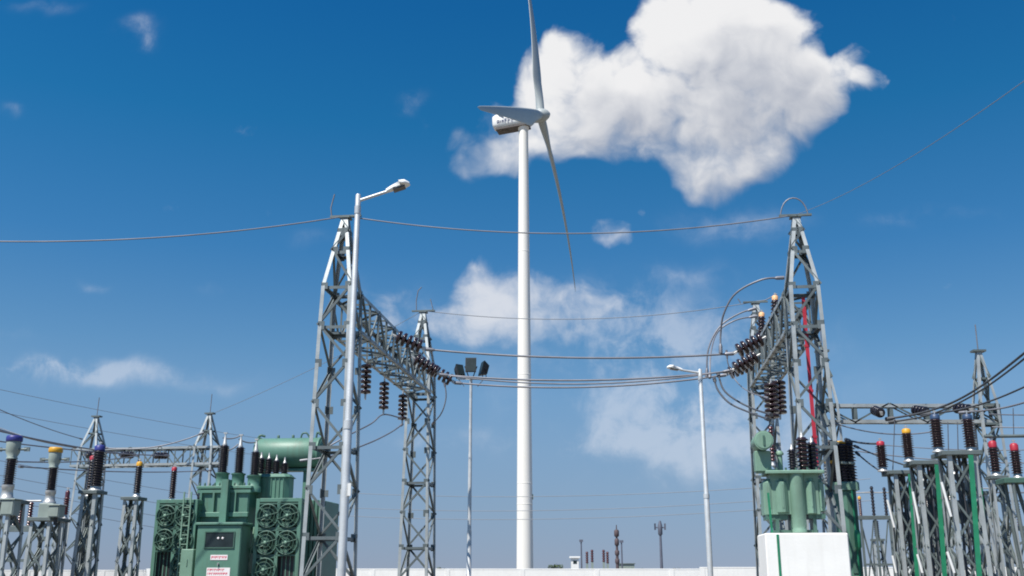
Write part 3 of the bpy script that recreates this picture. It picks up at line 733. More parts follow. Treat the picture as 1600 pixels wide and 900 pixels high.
    lv = MB(); lv.bbox((t0[0], 1.72, zlb - .4), (t1[0], 2.4, zl), .12); lv.bbox((t0[0] - .05, 1.67, zl - .09), (t1[0] + .05, 2.45, zl + .01), .12)
    for i in range(9): lv.box2((t0[0] + .16 + i * (t1[0] - t0[0] - .32) / 8 - .012, 1.69, zlb - .2), (t0[0] + .16 + i * (t1[0] - t0[0] - .32) / 8 + .012, 1.72, zl - .1))
    lv.build('low_voltage_turret', M['green'], root)
    for px, yt in ((407, 716), (419, 717), (431, 720), (444, 724)):
        x, za = tl(px, 741, 2.05); zz = tl(px, yt, 2.05)[1]
        bu = MB(); bu.lathe(sheds(.09, .145, zz - zl, 7), (x, 2.05, zl + .01), n=14); bob = bu.build('bushing', M['porcelain_black'], root)
        tp = MB(); tp.lathe([(.06, 0), (.05, .05), (.03, .07), (.025, .2)], (x, 2.05, zz), n=10); tp.build('bushing_cap', M['alu'], bob)
    # pipes between tank and right radiator, valves
    for z in (.9, 1.5, 2.3, 3.0):
        pp = MB(); pp.tube([(x1 - .05, 1.6, z), (rx0 + .05, 1.6, z)], .09, 10); pp.lathe([(.14, -.03), (.14, .03)], ((x1 + rx0) / 2, 1.6, z), (1, 0, 0), 12); pp.build('oil_pipe', G, root)
    for z in (1.0, 2.6): pp = MB(); pp.tube([(lx1 - .1, 1.6, z), (x0 + .05, 1.6, z)], .09, 10); pp.build('oil_pipe', G, root)
    pp = MB(); pp.tube(smooth_path([(x1 + .1, 1.05, .8), (x1 + .12, .95, 1.6), (x1 + .25, .9, 2.2), (x1 + .28, 1.0, 3.0)]), .03, 6); pp.build('cable_pipe', M['green_pale'], root)
    pp = MB(); pp.tube(smooth_path([(x1 + .2, .9, .8), (x1 + .22, .9, 1.5), (x1 + .12, .9, 2.5)]), .025, 6); pp.build('cable_pipe', M['green_pale'], root)
transformer()
# jumper links on the bushing tops
for (a, b, lab) in [((348, 684, 33.6), (375, 681, 33.8), 'short link between the left and middle tall transformer bushings'), ((373, 686, 33.8), (400, 691, 34.1), 'short link between the middle and right tall transformer bushings'), ((352, 704, 33.6), (372, 694, 33.8), 'slanting thin link below the tops of the tall transformer bushings')]:
    wire('bushing_link', (at(*a), at(*b)), .022, W2, lab, 'wire', None, .06, 8)

# =================================================================== PLINTH + AUXILIARY TRANSFORMER
PO = at(1195, 895, 24.0); PO = V((PO.x, 24.0, 0)); PR = YAW
def pl_(px, py, ly): return at_local(px, py, PO, PR, ly)
pw = pl_(1325, 833, 0)[0]; ph = pl_(1200, 833, 0)[1]; x0 = pl_(1195, 833, 0)[0]
mb = MB(); mb.bbox((x0, 0, 0), (pw, 1.5, ph), .025)
plinth = thing('plinth', 'whitewashed masonry plinth carrying the small green transformer', 'plinth', PO, PR)
mb.build('masonry', M['lime'], plinth)
q0 = pl_(1213, 833, -.02)[0]
s = MB(); s.box2((q0, -.014, .1), (q0 + .055, -.003, ph - .03)); s.build('earth_strip', M['green_bright'], plinth)
def aux():
    O = PO; root = thing('auxiliary_transformer', 'small pale green transformer with corrugated cooling lobes standing on the white plinth', 'transformer', (O.x, O.y, ph), PR)
    def q(px, py, ly): x, z = pl_(px, py, ly); return x, z - ph
    G = M['green_pale']
    xa, zt = q(1196, 737, .3); xb, _ = q(1288, 737, .3); zb = q(1240, 803, .3)[1]
    mb = MB(); mb.bbox((xa + .12, .45, zb), (xb - .12, 1.15, zt), .03); mb.bbox((xa, .25, zt - .04), (xb, 1.25, zt + .03), .02)
    c0 = q(1234, 737, .2)[0]; c1 = q(1257, 737, .2)[0]; cm = (c0 + c1) / 2
    mb.lathe([((c1 - c0) / 2, .02), ((c1 - c0) / 2, .1), ((c1 - c0) / 2 * .92, .12), ((c1 - c0) / 2, .16), ((c1 - c0) / 2, zt - .02)], (cm, .45, 0), n=20)
    tank = mb.build('tank', G, root)
    # corrugated lobes left and right
    for (p0, p1, pb) in ((1193, 1232, 803), (1260, 1291, 801)):
        a, zz = q(p0, 745, .2); b, _ = q(p1, 745, .2); z0 = q(p0, pb, .2)[1]
        lb = MB(); n = 2; w = (b - a) / n
        for i in range(n):
            sg = 1 if p0 < 1240 else -1; y_ = .34 + (.12 if (i == 0) == (sg > 0) else 0)
            lb.bbox((a + w * i + .012, y_, z0 + (.05 if i else 0)), (a + w * (i + 1) - .012, 1.2, zz - .02), .09)
            lb.box2((a + w * i + w * .45, y_ - .015, z0 + .15), (a + w * i + w * .55, y_ - .003, zz - .15))
        lb.build('radiator', G, root)
        dk = MB(); dk.box2((a + .03, .5, z0 - .12), (b - .03, 1.0, z0 - .005)); dk.build('underframe', M['green_dark'], root)
    fx = MB()
    for px in (1216, 1240, 1253, 1275): x = q(px, 820, .4)[0]; fx.box2((x - .04, .5, 0.003), (x + .04, 1.0, zb + .02))
    fx.box2((q(1208, 825, .4)[0], .55, .01), (q(1280, 825, .4)[0], .95, .09)); fx.build('feet', M['green_dark'], root)
    # conservator end-on and its bracket
    cx, cz = q(1193, 688, .2); r = .215
    d = MB(); d.lathe([(r * .9, 0), (r, .03), (r, .85), (r * .9, .88)], (cx, .15, cz), (0, 1, 0), 26); d.lathe([(r * 1.06, .015), (r * 1.06, .05)], (cx, .15, cz), (0, 1, 0), 26)
    dr = d.build('conservator', G, root); gz = MB(); gz.box2((cx - .022, .125, cz - .12), (cx + .022, .148, cz + .11)); gz.build('level_gauge', M['green_dark'], dr)
    b0, bz0 = q(1181, 737, .4); b1, bz1 = q(1204, 704, .4); bb = MB(); bb.bbox((b0, .4, bz0 + .02), (b1, .75, bz1), .02); bb.box2((b0 + .02, .45, bz0 - .02), (xa + .3, .7, bz0 + .06)); bb.build('bracket', G, root)
    # bushings
    for (px, yt, yb, rs, sy, m) in ((1239, 703, 731, .12, .62, 'porcelain_black'), (1256, 684, 731, .17, .85, 'porcelain'), (1271, 692, 734, .16, 1.05, 'porcelain_black')):
        x, z0 = q(px, yb, sy); z1 = q(px, yt, sy)[1]
        bu = MB(); bu.lathe(sheds(rs * .6, rs, z1 - zt - .02, 8), (x, sy, zt + .03), n=14); bo = bu.build('bushing', M[m], root)
        tp = MB(); tp.lathe([(.05, 0), (.04, .06), (.02, .07), (.02, .16)], (x, sy, z1), n=8); tp.build('bushing_cap', M['alu'], bo)
    vx = q(1220, 737, .6)[0]; pp = MB(); pp.tube([(vx, .6, zt), (vx, .6, zt + .42)], .06, 10); pp.lathe([(.09, zt + .42), (.1, zt + .46), (.06, zt + .52)], (vx, .6, 0), n=10); pp.build('vent_pipe', G, root)
    es = MB(); ex, ez0 = q(1205, 832, .1); ez1 = q(1202, 770, .1)[1]; es.bar((ex + .02, .1, .01), (ex - .01, .1, ez1), .05, .02, (0, 1, 0)); es.build('earth_strip', M['green_bright'], root)
    fl = MB(); 
    for px in (1200, 1214, 1228, 1244, 1262, 1276): x = q(px, 736, .3)[0]; fl.lathe([(.025, 0), (.025, .06)], (x, .3, zt + .03), n=6)
    fl.build('lid_bolts', M['green_dark'], tank)
aux()
# thin red-brown insulator pair hanging above the little transformer
proto_thin = make_post('', None, .95, .045, .075, 10, 'porcelain_red')
place(proto_thin, at(1208, 728, 27.5), (0, 0, 0), 'thin red brown insulator rod beside the small conservator')

# =================================================================== VACUUM BREAKER
def breaker():
    Y = 32.3; a = at(1300, 765, Y); b = at(1340, 765, Y); O = V(((a.x + b.x) / 2, Y, 0)); root = thing('circuit_breaker', 'green circuit breaker with stacked black porcelain poles behind the plinth', 'circuit breaker', O, YAW)
    hw = (b.x - a.x) / 2; zt = at(1320, 766, Y).z; zb = at(1320, 860, Y).z
    mb = MB(); mb.bbox((-hw * .85, 0, 1.2), (hw * .85, .9, zt), .03); mb.box2((-hw * .8, .1, 0), (-hw * .65, .8, 1.2)); mb.box2((hw * .65, .1, 0), (hw * .8, .8, 1.2)); hs = mb.build('housing', M['green'], root)
    ld = MB(); ld.bbox((-hw * 1.1, -.08, zt + .003), (hw * 1.1, 1.0, zt + .26), .03); ld.build('lid', M['green_pale'], root)
    dr = MB(); dr.box2((hw * .1, -.03, 1.6), (hw * .78, -.004, zt - .1)); dr.build('door', M['green_dark'], hs)
    es = MB(); es.bar((hw * .55, -.06, .2), (hw * .5, -.06, zt + .1), .06, .02, (0, 1, 0)); es.lathe([(.04, 0), (.1, .1), (.1, .5), (.08, .6)], (hw * .55, -.18, zb - .0), n=12); es.build('earth_strip', M['green_bright'], root)
    z0 = zt + .26; z2 = at(1320, 690, Y).z; hm = (z2 - z0) / 2
    for i, (x, y) in enumerate(((-hw * .8, .15), (.05, .45), (hw * .75, .55))):
        p = MB(); p.lathe(sheds(.17, .25, hm - .06, 6), (x, y, z0), n=16); p.lathe(sheds(.17, .25, hm - .06, 6), (x, y, z0 + hm + .04), n=16); pol = p.build('pole', M['porcelain_black'], root)
        f = MB(); f.lathe([(.18, 0), (.21, .02), (.21, .08), (.18, .1)], (x, y, z0 + hm - .06), n=14); f.box2((x - .05, y - .3, z0 + hm - .04), (x + .05, y, z0 + hm + .02)); f.build('flange', M['yellow' if i == 0 else 'grey_paint'], pol)
        t = MB(); t.lathe([(.19, 0), (.2, .04), (.1, .09)], (x, y, z0 + 2 * hm - .02), n=14); t.build('top_cap', M['yellow' if i == 1 else 'black'], pol)
    return at(1322, 688, Y)
bp = breaker()
for (a, b, r, lab) in [((1322, 687, 32.5), (1378, 693, 30.2), .03, 'cable from breaker top to the red capped insulator'), ((1336, 697, 32.5), (1436, 733, 28.5), .025, 'cable sloping right from the breaker poles, upper of two'), ((1338, 707, 32.5), (1384, 741, 30.4), .025, 'cable sloping right from the breaker poles, lower of two')]:
    wire('breaker_cable', (at(*a), at(*b)), r, WD, lab, 'cable', 'cables leaving the breaker', .05, 10)

# =================================================================== STANDS AND INSTRUMENT TRANSFORMERS
def stand(label, px0, px1, py, Y, top_th=.09, legw=.085, group=None, cat='stand', depth=None, taper=1.25, plate_ov=.06, m='steel_dull', rz=YAW, x_brace=False, dz=.85, name='lattice_stand'):
    a, b = at(px0, py, Y), at(px1, py, Y); O = V(((a.x + b.x) / 2, Y, 0)); hw = (b.x - a.x) / 2 - plate_ov; H = a.z
    root = thing(name, label, cat, O, rz, group); hd = depth or hw
    nlev = max(3, round(H / dz)); lv = [H * i / nlev for i in range(nlev + 1)]; lv[-1] -= top_th
    lattice_column(root, 'lattice_column', 0, 0, [(0, hw * taper, hd * taper), (H * .5, hw * (1 + taper) / 2, hd * (1 + taper) / 2), (H - top_th, hw, hd)], lv, legw, .05, (), m, x_brace=x_brace)
    t = MB(); t.bbox((-hw - plate_ov, -hd - .08, H - top_th), (hw + plate_ov, hd + .08, H), .01)
    t.build('top_plate', M[m], root)
    return root, O, H, hw, hd

def ct(label, cap, p, s=1., yaw=YAW, group='current transformers with coloured caps'):
    """oil current transformer: tank, porcelain, head, coloured cap"""
    root = thing('current_transformer', label, 'transformer', p, yaw, group)
    b = MB(); b.lathe([(.17 * s, 0), (.17 * s, .05 * s), (.14 * s, .07 * s), (.12 * s, .24 * s), (.14 * s, .26 * s), (.14 * s, .35 * s)], n=18); b.build('tank', M['alu'], root)
    p2 = MB(); p2.lathe(sheds(.095 * s, .148 * s, .62 * s, 12), (0, 0, .35 * s), n=18); p2.build('porcelain', M['porcelain_black'], root)
    h = MB(); h.lathe([(.13 * s, 0), (.13 * s, .03 * s), (.11 * s, .05 * s), (.16 * s, .16 * s), (.17 * s, .38 * s), (.16 * s, .42 * s)], (0, 0, .97 * s), n=20); hd = h.build('head', M['grey_paint'], root)
    for sx in (-1, 1):
        t = MB(); t.tube([(sx * .15 * s, 0, 1.2 * s), (sx * .36 * s, 0, 1.2 * s)], .03 * s, 8); t.box((sx * .36 * s, 0, 1.2 * s), (.14 * s, .03, .1 * s)); t.build('terminal', M['steel_dull'], hd)
    c = MB(); c.lathe([(.18 * s, 0), (.19 * s, .02 * s), (.19 * s, .10 * s), (.165 * s, .14 * s), (.03 * s, .155 * s)], (0, 0, 1.39 * s), n=20); c.build('cap', M[cap], root)
    return root
def sec_box(label, px0, px1, py0, py1, Y):
    a = at(px0, py0, Y); b = at(px1, py1, Y); r = thing('terminal_box', label, 'box', (a.x, Y, b.z), YAW, 'terminal boxes on the left stands')
    w, h = b.x - a.x, a.z - b.z; m = MB(); m.bbox((0, 0, 0), (w, .3, h), .015); hs = m.build('housing', M['grey_paint'], r)
    d = MB(); d.box2((w * .08, -.014, h * .08), (w * .92, -.003, h * .92)); d.build('door', M['grey_paint'], hs)
    l = MB(); l.bbox((-.03, -.04, h + .003), (w + .03, .33, h + .03), .01); l.build('hood', M['grey_paint'], hs)
    g2 = MB(); g2.tube([(w * .5, .15, -.2), (w * .5, .15, -.003)], .05, 8); g2.build('cable_gland', M['black'], hs)

# left row
SG = 'lattice stands of the left row'
_, O, H, *_ = stand('lattice stand at the left edge under the blue capped transformer', -14, 34, 781, 25.6, group=SG, x_brace=True)
ct('current transformer with blue cap at the left edge', 'blue', (at(10, 781, 25.6).x, 25.6, H), 1.04)
_, O, H, *_ = stand('lattice stand under the yellow capped head transformer', 53, 93, 809, 27.7, group=SG, x_brace=True)
pd = MB(); hb = at(75, 787, 27.7).z - H; pd.bbox((-.2, -.2, 0), (.2, .2, hb), .02); tag(pd.build('pedestal', M['grey_paint'], None, (at(76, 800, 27.7).x, 27.7, H + .002)), 'squat grey pedestal under the yellow capped transformer', 'pedestal')
ct('current transformer with wide yellow cap over a grey head', 'yellow', (at(77, 787, 27.7).x, 27.7, H + hb + .004), .98)
sec_box('grey terminal box at the left edge below the blue cap', 2, 21, 781, 805, 25.2)
sec_box('grey terminal box right of the yellow capped transformer', 76, 92, 790, 808, 27.2)
# PT columns
_, O, H, *_ = stand('dense lattice stand under the dark blue topped insulator', 130, 161, 767, 28.6, group=SG, legw=.1, x_brace=True)
o = make_post('tall black insulator with dark blue top on the dense stand', 'blue', 1.0, .13, .19, 14, 'porcelain_black', 'capped column insulators of the left row', caph=.16); o.location = (at(149, 766, 28.6).x, 28.6, H)
_, O, H, *_ = stand('lattice stand in the shade behind the dense one', 128, 152, 776, 30.5, group=SG)
o = make_post('red capped insulator partly hidden behind the dark blue topped one', 'red', .95, .09, .14, 12, 'porcelain_black', 'capped column insulators of the left row'); o.location = (at(139, 776, 30.5).x, 30.5, H)
_, O, H, *_ = stand('lattice stand alone under the slim yellow topped insulator', 195, 224, 777, 31.2, group=SG, legw=.09, x_brace=True)
o = make_post('slim black insulator with yellow top, standing alone left of the radiators', 'yellow', .82, .085, .125, 12, 'porcelain_black', 'capped column insulators of the left row'); o.location = (at(213, 777, 31.2).x, 31.2, H)
_, O, H, *_ = stand('lattice stand hidden behind the left radiator', 256, 282, 784, 36, group=SG)
o = make_post('red topped insulator rising behind the left radiator', 'red', .95, .085, .13, 12, 'porcelain', 'capped column insulators of the left row'); o.location = (at(268, 784, 36).x, 36, H)
_, O, H, *_ = stand('narrow lattice stand right of the yellow capped transformer', 88, 106, 811, 30, group=SG, plate_ov=.04)
o = make_post('pointed red brown insulator on the narrow stand', 'porcelain_red', .5, .06, .1, 8, 'porcelain_red', 'capped column insulators of the left row', caph=.2); o.location = (at(101, 811, 30).x, 30, H)
# three post isolator at lower left
def isolator(label, px0, px1, py, Y, posts, bus_y, group, legs, m='steel_dull'):
    a, b = at(px0, py, Y), at(px1, py, Y); root = thing('isolator', label, 'isolator', (a.x, Y, 0), YAW, group); L = b.x - a.x; H = a.z
    f = MB(); f.bbox((0, -.12, H - .16), (L, .12, H), .01)
    for x in legs:
        f.ell((x * L, -.1, 0), (x * L, -.1, H - .16), .09, .012, (1, 0, 0), (0, 1, 0))
    for x0, x1 in zip(legs, legs[1:]):
        f.ell((x0 * L, -.06, .3), (x1 * L, -.06, H - .2), .06, .01, (0, 0, 1), (0, 1, 0)); f.ell((x1 * L, -.03, .3), (x0 * L, -.03, H - .2), .06, .01, (0, 0, 1), (0, 1, 0))
        f.bar((x0 * L, -.08, 1.95), (x1 * L, -.08, 1.95), .06, .08)
    f.build('frame', M[m], root)
    for (px, yt, mt, cp) in posts:
        x = at(px, py, Y).x - a.x; h = at(px, yt, Y).z - H
        p = MB(); p.lathe(sheds(.05, .085, h, 9), (x, 0, H), n=14); o = p.build('post', M[mt], root)
        if cp: c = MB(); c.lathe([(.07, 0), (.075, .08), (.03, .13)], (x, 0, H + h), n=12); c.build('cap', M[cp], o)
    x0 = at(posts[0][0], py, Y).x - a.x; x1 = at(posts[-1][0], py, Y).x - a.x; z = at(px0, bus_y, Y).z
    bb = MB(); bb.tube([(x0 - .3, 0, z), (x1 + .3, 0, z)], .025, 8); bb.build('blade_arm', M['alu'], root)
isolator('low three-post isolator between the blue and yellow capped transformers', 8, 55, 822, 30, ((22, 784, 'porcelain_black', None), (31, 785, 'porcelain_red', None), (47, 785, 'porcelain_red', None)), 783, None, (.02, .98))
isolator('far three-post isolator right of the plinth with one yellow cap', 1340, 1388, 806, 44, ((1345, 780, 'porcelain_red', 'yellow'), (1365, 760, 'porcelain_black', None), (1384, 762, 'porcelain_black', None)), 770, None, (.05, .5, .95))

# right row: three tall stands with coloured insulators
SGR = 'tall stands of the right row'; IG = 'coloured cap insulators of the right row'
proto = {}
for (lab, px0, px1, py, Y, posts, stripx, rods) in (
    ('shortest tall stand of the right row, nearest the plinth', 1384, 1425, 737, 30.2, ((1380, 696, 'red', 'red capped black insulator on the stand nearest the plinth'),), 1424, ((1387, 781, 1398, 824), (1395, 868, 1401, 895))),
    ('middle tall stand of the right row with green strip', 1419, 1472, 722, 27.6, ((1421, 677, 'yellow', 'yellow capped black insulator on the middle right stand'),), 1466, ((1427, 768, 1437, 818), (1434, 866, 1442, 895))),
    ('tallest stand of the right row carrying two blue capped insulators', 1464, 1524, 707, 25.3, ((1467, 655, 'blue_pale', 'left blue capped insulator on the tallest right stand'), (1518, 655, 'blue_pale', 'right blue capped insulator on the tallest right stand')), 1519, ((1472, 753, 1487, 807), (1481, 862, 1492, 895)))):
    root, O, H, hw, hd = stand(lab, px0, px1, py, Y, .1, .1, SGR, depth=.42, taper=1.12, plate_ov=.14, x_brace=True, dz=1.1)
    for (px, yt, cp, il) in posts:
        h = at(px, yt, Y).z - H - .12
        key = (cp); o = make_post(il, cp, h, .105, .165, 11, 'porcelain', IG, caph=.13)
        o.location = (at(px, py, Y).x, Y, H + .002)
    # green earthing strip and white conduits on this stand
    a = at_local(stripx, py + 20, O, YAW, -hd - .12); b = at_local(stripx + 6, 895, O, YAW, -hd * 1.12 - .12)
    e = MB(); e.bar((a[0], -hd - .1, H - .12), (b[0], -hd * 1.12 - .1, .05), .115, .025, (0, 1, 0)); e.build('earth_strip', M['green_bright'], root)
    for (xa, ya, xb, yb) in rods:
        a = at_local(xa, ya, O, YAW, -hd - .2); b = at_local(xb, yb, O, YAW, -hd - .2)
        cdt = MB(); cdt.tube([(a[0], -hd - .16, a[1]), (b[0], -hd - .16, b[1])], .032, 8); cdt.build('conduit', M['white'], root)
    cb = MB()
    for k in range(2): cb.tube(smooth_path([(-hw * .3 + k * .12, -.1, H - .1), (-hw * .1 + k * .1, 0, H * .75), (-hw * .25 + k * .15, 0, H * .4), (-hw * .2 + k * .1, 0, .1)]), .035, 6)
    cb.build('cable_bundle', M['wire_dark'], root)
    mbx = MB(); mbx.bbox((-hw * .6, .1, H * .62), (hw * .5, .35, H * .62 + .55), .02); mbx.build('mechanism_box', M['steel_dull'], root)
# far right things
_, O, H, *_ = stand('slim stand under the blue topped insulator behind the tallest stand', 1519, 1541, 768, 33, group=SGR, plate_ov=.04)
o = make_post('blue topped insulator low behind the tallest right stand', 'blue_pale', .58, .075, .12, 8, 'porcelain', IG); o.location = (at(1530, 768, 33).x, 33, H)
es = MB(); es.bar((0, 0, 0), (.12, 0, H - .1), .07, .02, (0, 1, 0)); o = es.build('earth_strip', M['green_bright'], None, (at(1543, 895, 31).x, 31, .05)); tag(o, 'bright green earthing strip right of the tallest stand', 'earthing strip')
_, O, H, *_ = stand('slender open stand under the left red capped insulator at right', 1544, 1570, 744, 30, group=SGR, plate_ov=.05, legw=.06)
o = make_post('red capped insulator second from the right edge', 'red', .72, .105, .165, 9, 'porcelain', IG, caph=.2); o.location = (at(1557, 743, 30).x, 30, H)
def curved_stand():
    Y = 27.0; a = at(1562, 748, Y); H = a.z; root = thing('splayed_stand', 'dark green topped stand with splayed legs at the right edge', 'stand', (a.x, Y, 0), YAW, SGR)
    t = MB(); t.bbox((0, -.35, H - .13), (1.5, .35, H), .02); t.build('top_plate', M['green_dark'], root)
    for (x, sp) in ((.22, .18), (.5, .75), (.95, .8), (1.3, .3)):
        for y in (-.28, .28):
            l = MB(); l.tube(smooth_path([(x, y, H - .13), (x + sp * .25, y, H * .72), (x + sp * .8, y, H * .35), (x + sp, y, 0)]), .05, 8); l.build('leg', M['steel_dull'], root)
    b = MB(); b.ell((.3, -.3, 1.9), (1.4, -.3, 2.2), .06, .01, (0, 0, 1), (0, 1, 0)); b.ell((.2, -.3, 2.3), (1.5, -.3, 3.0), .06, .01, (0, 0, 1), (0, 1, 0)); b.build('brace', M['steel_dull'], root)
    return H
H = curved_stand()
o = make_post('red capped insulator at the right edge on the green topped stand', 'red', .62, .095, .15, 9, 'porcelain', IG, caph=.2); o.location = (at(1590, 740, 27).x, 27, H)

# extra dark clutter: pedestal isolators behind the right row
_, O, H, *_ = stand('far lattice stand seen between the red and yellow capped insulators', 1396, 1420, 775, 40, group='far stands behind the right row', plate_ov=.05)
o = make_post('short black insulator on the far stand behind the right row', None, .55, .08, .13, 7, 'porcelain_black'); o.location = (at(1408, 775, 40).x, 40, H)
_, O, H, *_ = stand('far lattice stand seen through the middle right stand', 1444, 1472, 765, 40, group='far stands behind the right row', plate_ov=.05)
o = make_post('short red capped insulator seen through the middle right stand', 'red', .5, .08, .12, 7, 'porcelain'); o.location = (at(1457, 765, 40).x, 40, H)

isolator('isolator on a cross frame seen between the two rightmost tall stands', 1440, 1548, 800, 39, ((1450, 768, 'porcelain', None), (1485, 768, 'porcelain', None), (1512, 766, 'porcelain', None), (1540, 768, 'porcelain', None)), 764, None, (.03, .33, .66, .97))
isolator('isolator on a low frame at the right edge behind the splayed stand', 1560, 1640, 822, 36, ((1572, 785, 'porcelain_red', None), (1592, 786, 'porcelain_red', None), (1630, 786, 'porcelain_red', None)), 783, None, (.04, .5, .96))
for px0, px1, py, Y, lab, il, pm in ((1428, 1456, 752, 33.5, 'dark stand behind the middle right stand, carrying a brown insulator', 'brown insulator on the dark stand behind the middle right stand', 'porcelain'), (1476, 1508, 742, 31.5, 'dark stand behind the tallest right stand, carrying a brown insulator', 'brown insulator on the dark stand behind the tallest right stand', 'porcelain'), (1398, 1420, 764, 35.5, 'dark stand behind the shortest tall right stand, carrying a brown insulator', 'brown insulator on the dark stand behind the shortest tall stand', 'porcelain')):
    _, O, H, *_ = stand(lab, px0, px1, py, Y, group='dark stands behind the right row', plate_ov=.05, x_brace=True, dz=.7)
    o = make_post(il, None, .5, .09, .14, 7, pm); o.location = (O.x, Y, H)
_, O, H, *_ = stand('far slender stand left of the shortest tall stand', 1362, 1380, 842, 48, group='far stands behind the right row', plate_ov=.04)
o = make_post('tiny black insulator on the far slender stand', None, .7, .09, .14, 8, 'porcelain_black'); o.location = (at(1371, 842, 48).x, 48, H)
wire('bus_wire', (at(1400, 762, 39), at(1680, 768, 39)), .025, W2, 'grey wire crossing behind the tall right stands at mid height', 'wire', None, .1)
wire('bus_wire', (at(1340, 705, 42), at(1680, 722, 40)), .022, W2, 'grey wire passing behind the coloured caps of the right row', 'wire', None, .2)
wire('bus_wire', (at(1330, 690, 42), at(1680, 700, 40)), .018, W2, 'thin wire just above the one behind the coloured caps', 'wire', None, .2)
# =================================================================== BOUNDARY WALL AND THE FAR FIELD
def wall(label, x0, x1, Y, h, m='lime', th=.3, ends=True):
    root = thing('boundary_wall', label, 'wall', (x0, Y, 0), 0)
    b = MB(); L = x1 - x0; b.box2((0, 0, 0), (L, th, h - .08)); b.build('masonry', M[m], root)
    c = MB(); c.bbox((-.01, -.012, h - .078), (L + .01, th + .012, h), .01); c.build('coping', M[m], root)
    x = 0
    while x < L:
        p = MB(); p.bbox((x, -.03, 0), (x + .35, -.003, h - .1), .005); p.build('pier', M[m], root); x += 6
h1 = at(800, 888.5, 84).z; h2 = at(1200, 886, 80).z; h3 = at(150, 890.5, 84).z
xs = at(1094, 888, 80).x; xl = at(228, 890, 84).x
wall('weathered greyish stretch of the long boundary wall at far left', -75, xl, 84, h3, 'lime_old')
wall('long whitewashed boundary wall below the turbine tower', xl + .03, xs + 2.5, 84, h1)
wall('slightly higher white boundary wall at right behind the plinth', xs, 75, 80, h2)

def mast(name, label, px, y0, Y, build):
    p = at(px, y0, Y); root = thing(name, label, 'mast', (p.x, Y, 0)); build(root, p.z); return root
def comm(root, H):
    mb = MB(); mb.lathe([(.42, 0), (.32, H * .4), (.2, H * .8), (.09, H)], n=8); mb.build('shaft', M['rust'], root)
    for z, r in ((.62, 1.0), (.78, 1.1)):
        p = MB(); p.lathe([(r * .3, 0), (r * .5, .25), (r * .5, 1.3), (r * .3, 1.6)], (0, 0, H * z), n=10); p.build('antenna_ring', M['rust'], root)
    r = MB()
    for z in (.3, .45): r.lathe([(.38, 0), (.5, .3), (.5, .9), (.38, 1.1)], (0, 0, H * z), n=8)
    r.build('platform', M['rust'], root)
mast('lattice_mast', 'brown stepped mast with two fat rings on the horizon', 963, 820, 230, comm)
def comm2(root, H):
    mb = MB(); mb.lathe([(.36, 0), (.28, H * .6), (.2, H)], n=8); mb.build('shaft', M['far_metal'], root)
    a = MB(); a.lathe([(.3, 0), (.5, .3), (.5, 2.2), (.2, 3.2)], (0, 0, H - 3.0), n=8); a.build('antenna', M['far_metal'], root)
    c = MB(); c.bar((-1.1, 0, H - 1.3), (1.1, 0, H - 1.3), .25, .25)
    for x in (-1.1, 1.1): c.bar((x, 0, H - 1.8), (x, 0, H - .4), .35, .35)
    c.build('crossarm', M['far_metal'], root)
mast('lattice_mast', 'grey blue mast with crossarm right of the brown mast', 1031, 815, 230, comm2)
def pole_top(root, H):
    mb = MB(); mb.lathe([(.16, 0), (.13, H)], n=8); mb.build('shaft', M['far_metal'], root); c = MB(); c.box((0, 0, H), (.7, .5, .45)); c.build('lamp_head', M['far_metal'], root)
mast('light_mast', 'thin distant light mast left of the brown mast', 908, 845, 200, pole_top)
mast('light_mast', 'thin distant light mast just right of the brown mast', 971, 846, 200, pole_top)
def breaker_far(root, H):
    mb = MB(); mb.box2((-.2, -.2, 0), (.2, .2, H * .62)); mb.build('post', M['grey_paint'], root); p = MB(); p.lathe(sheds(.18, .32, H * .38, 5), (0, 0, H * .62), n=10); p.build('porcelain', M['porcelain_red'], root)
for px, y0, lab in ((917, 862, 'tiny dark insulator post nearest the white hut'), (925, 859, 'tiny double-thick insulator post second from the white hut'), (943, 859, 'tiny insulator post left of the brown mast'), (949, 862, 'tiny insulator post touching the brown mast')):
    mast('far_post', lab, px, y0, 190, breaker_far)
p = at(898, 872, 170); hut = thing('hut', 'small white flat roofed hut above the wall right of the turbine', 'hut', (p.x, 170, 0))
m_ = MB(); m_.box2((-.6, -.6, 0), (.6, .6, p.z)); hb = m_.build('body', M['white'], hut); m_ = MB(); m_.bbox((-.85, -.85, p.z + .003), (.85, .85, p.z + .25), .03); m_.build('roof', M['white'], hut); m_ = MB(); m_.box2((-.3, -.63, p.z - .9), (.3, -.605, p.z - .4)); m_.build('window', M['glass_dark'], hb)
p = at(979, 880, 240); shed = thing('shed', 'low grey shed on the horizon beside the brown mast', 'shed', (p.x, 240, 0)); m_ = MB(); m_.box2((-1.8, 0, 0), (1.8, 3, p.z - .2)); m_.build('body', M['grey_paint'], shed); m_ = MB(); m_.bbox((-2, -.2, p.z - .197), (2, 3.2, p.z), .03); m_.build('roof', M['steel_dull'], shed)

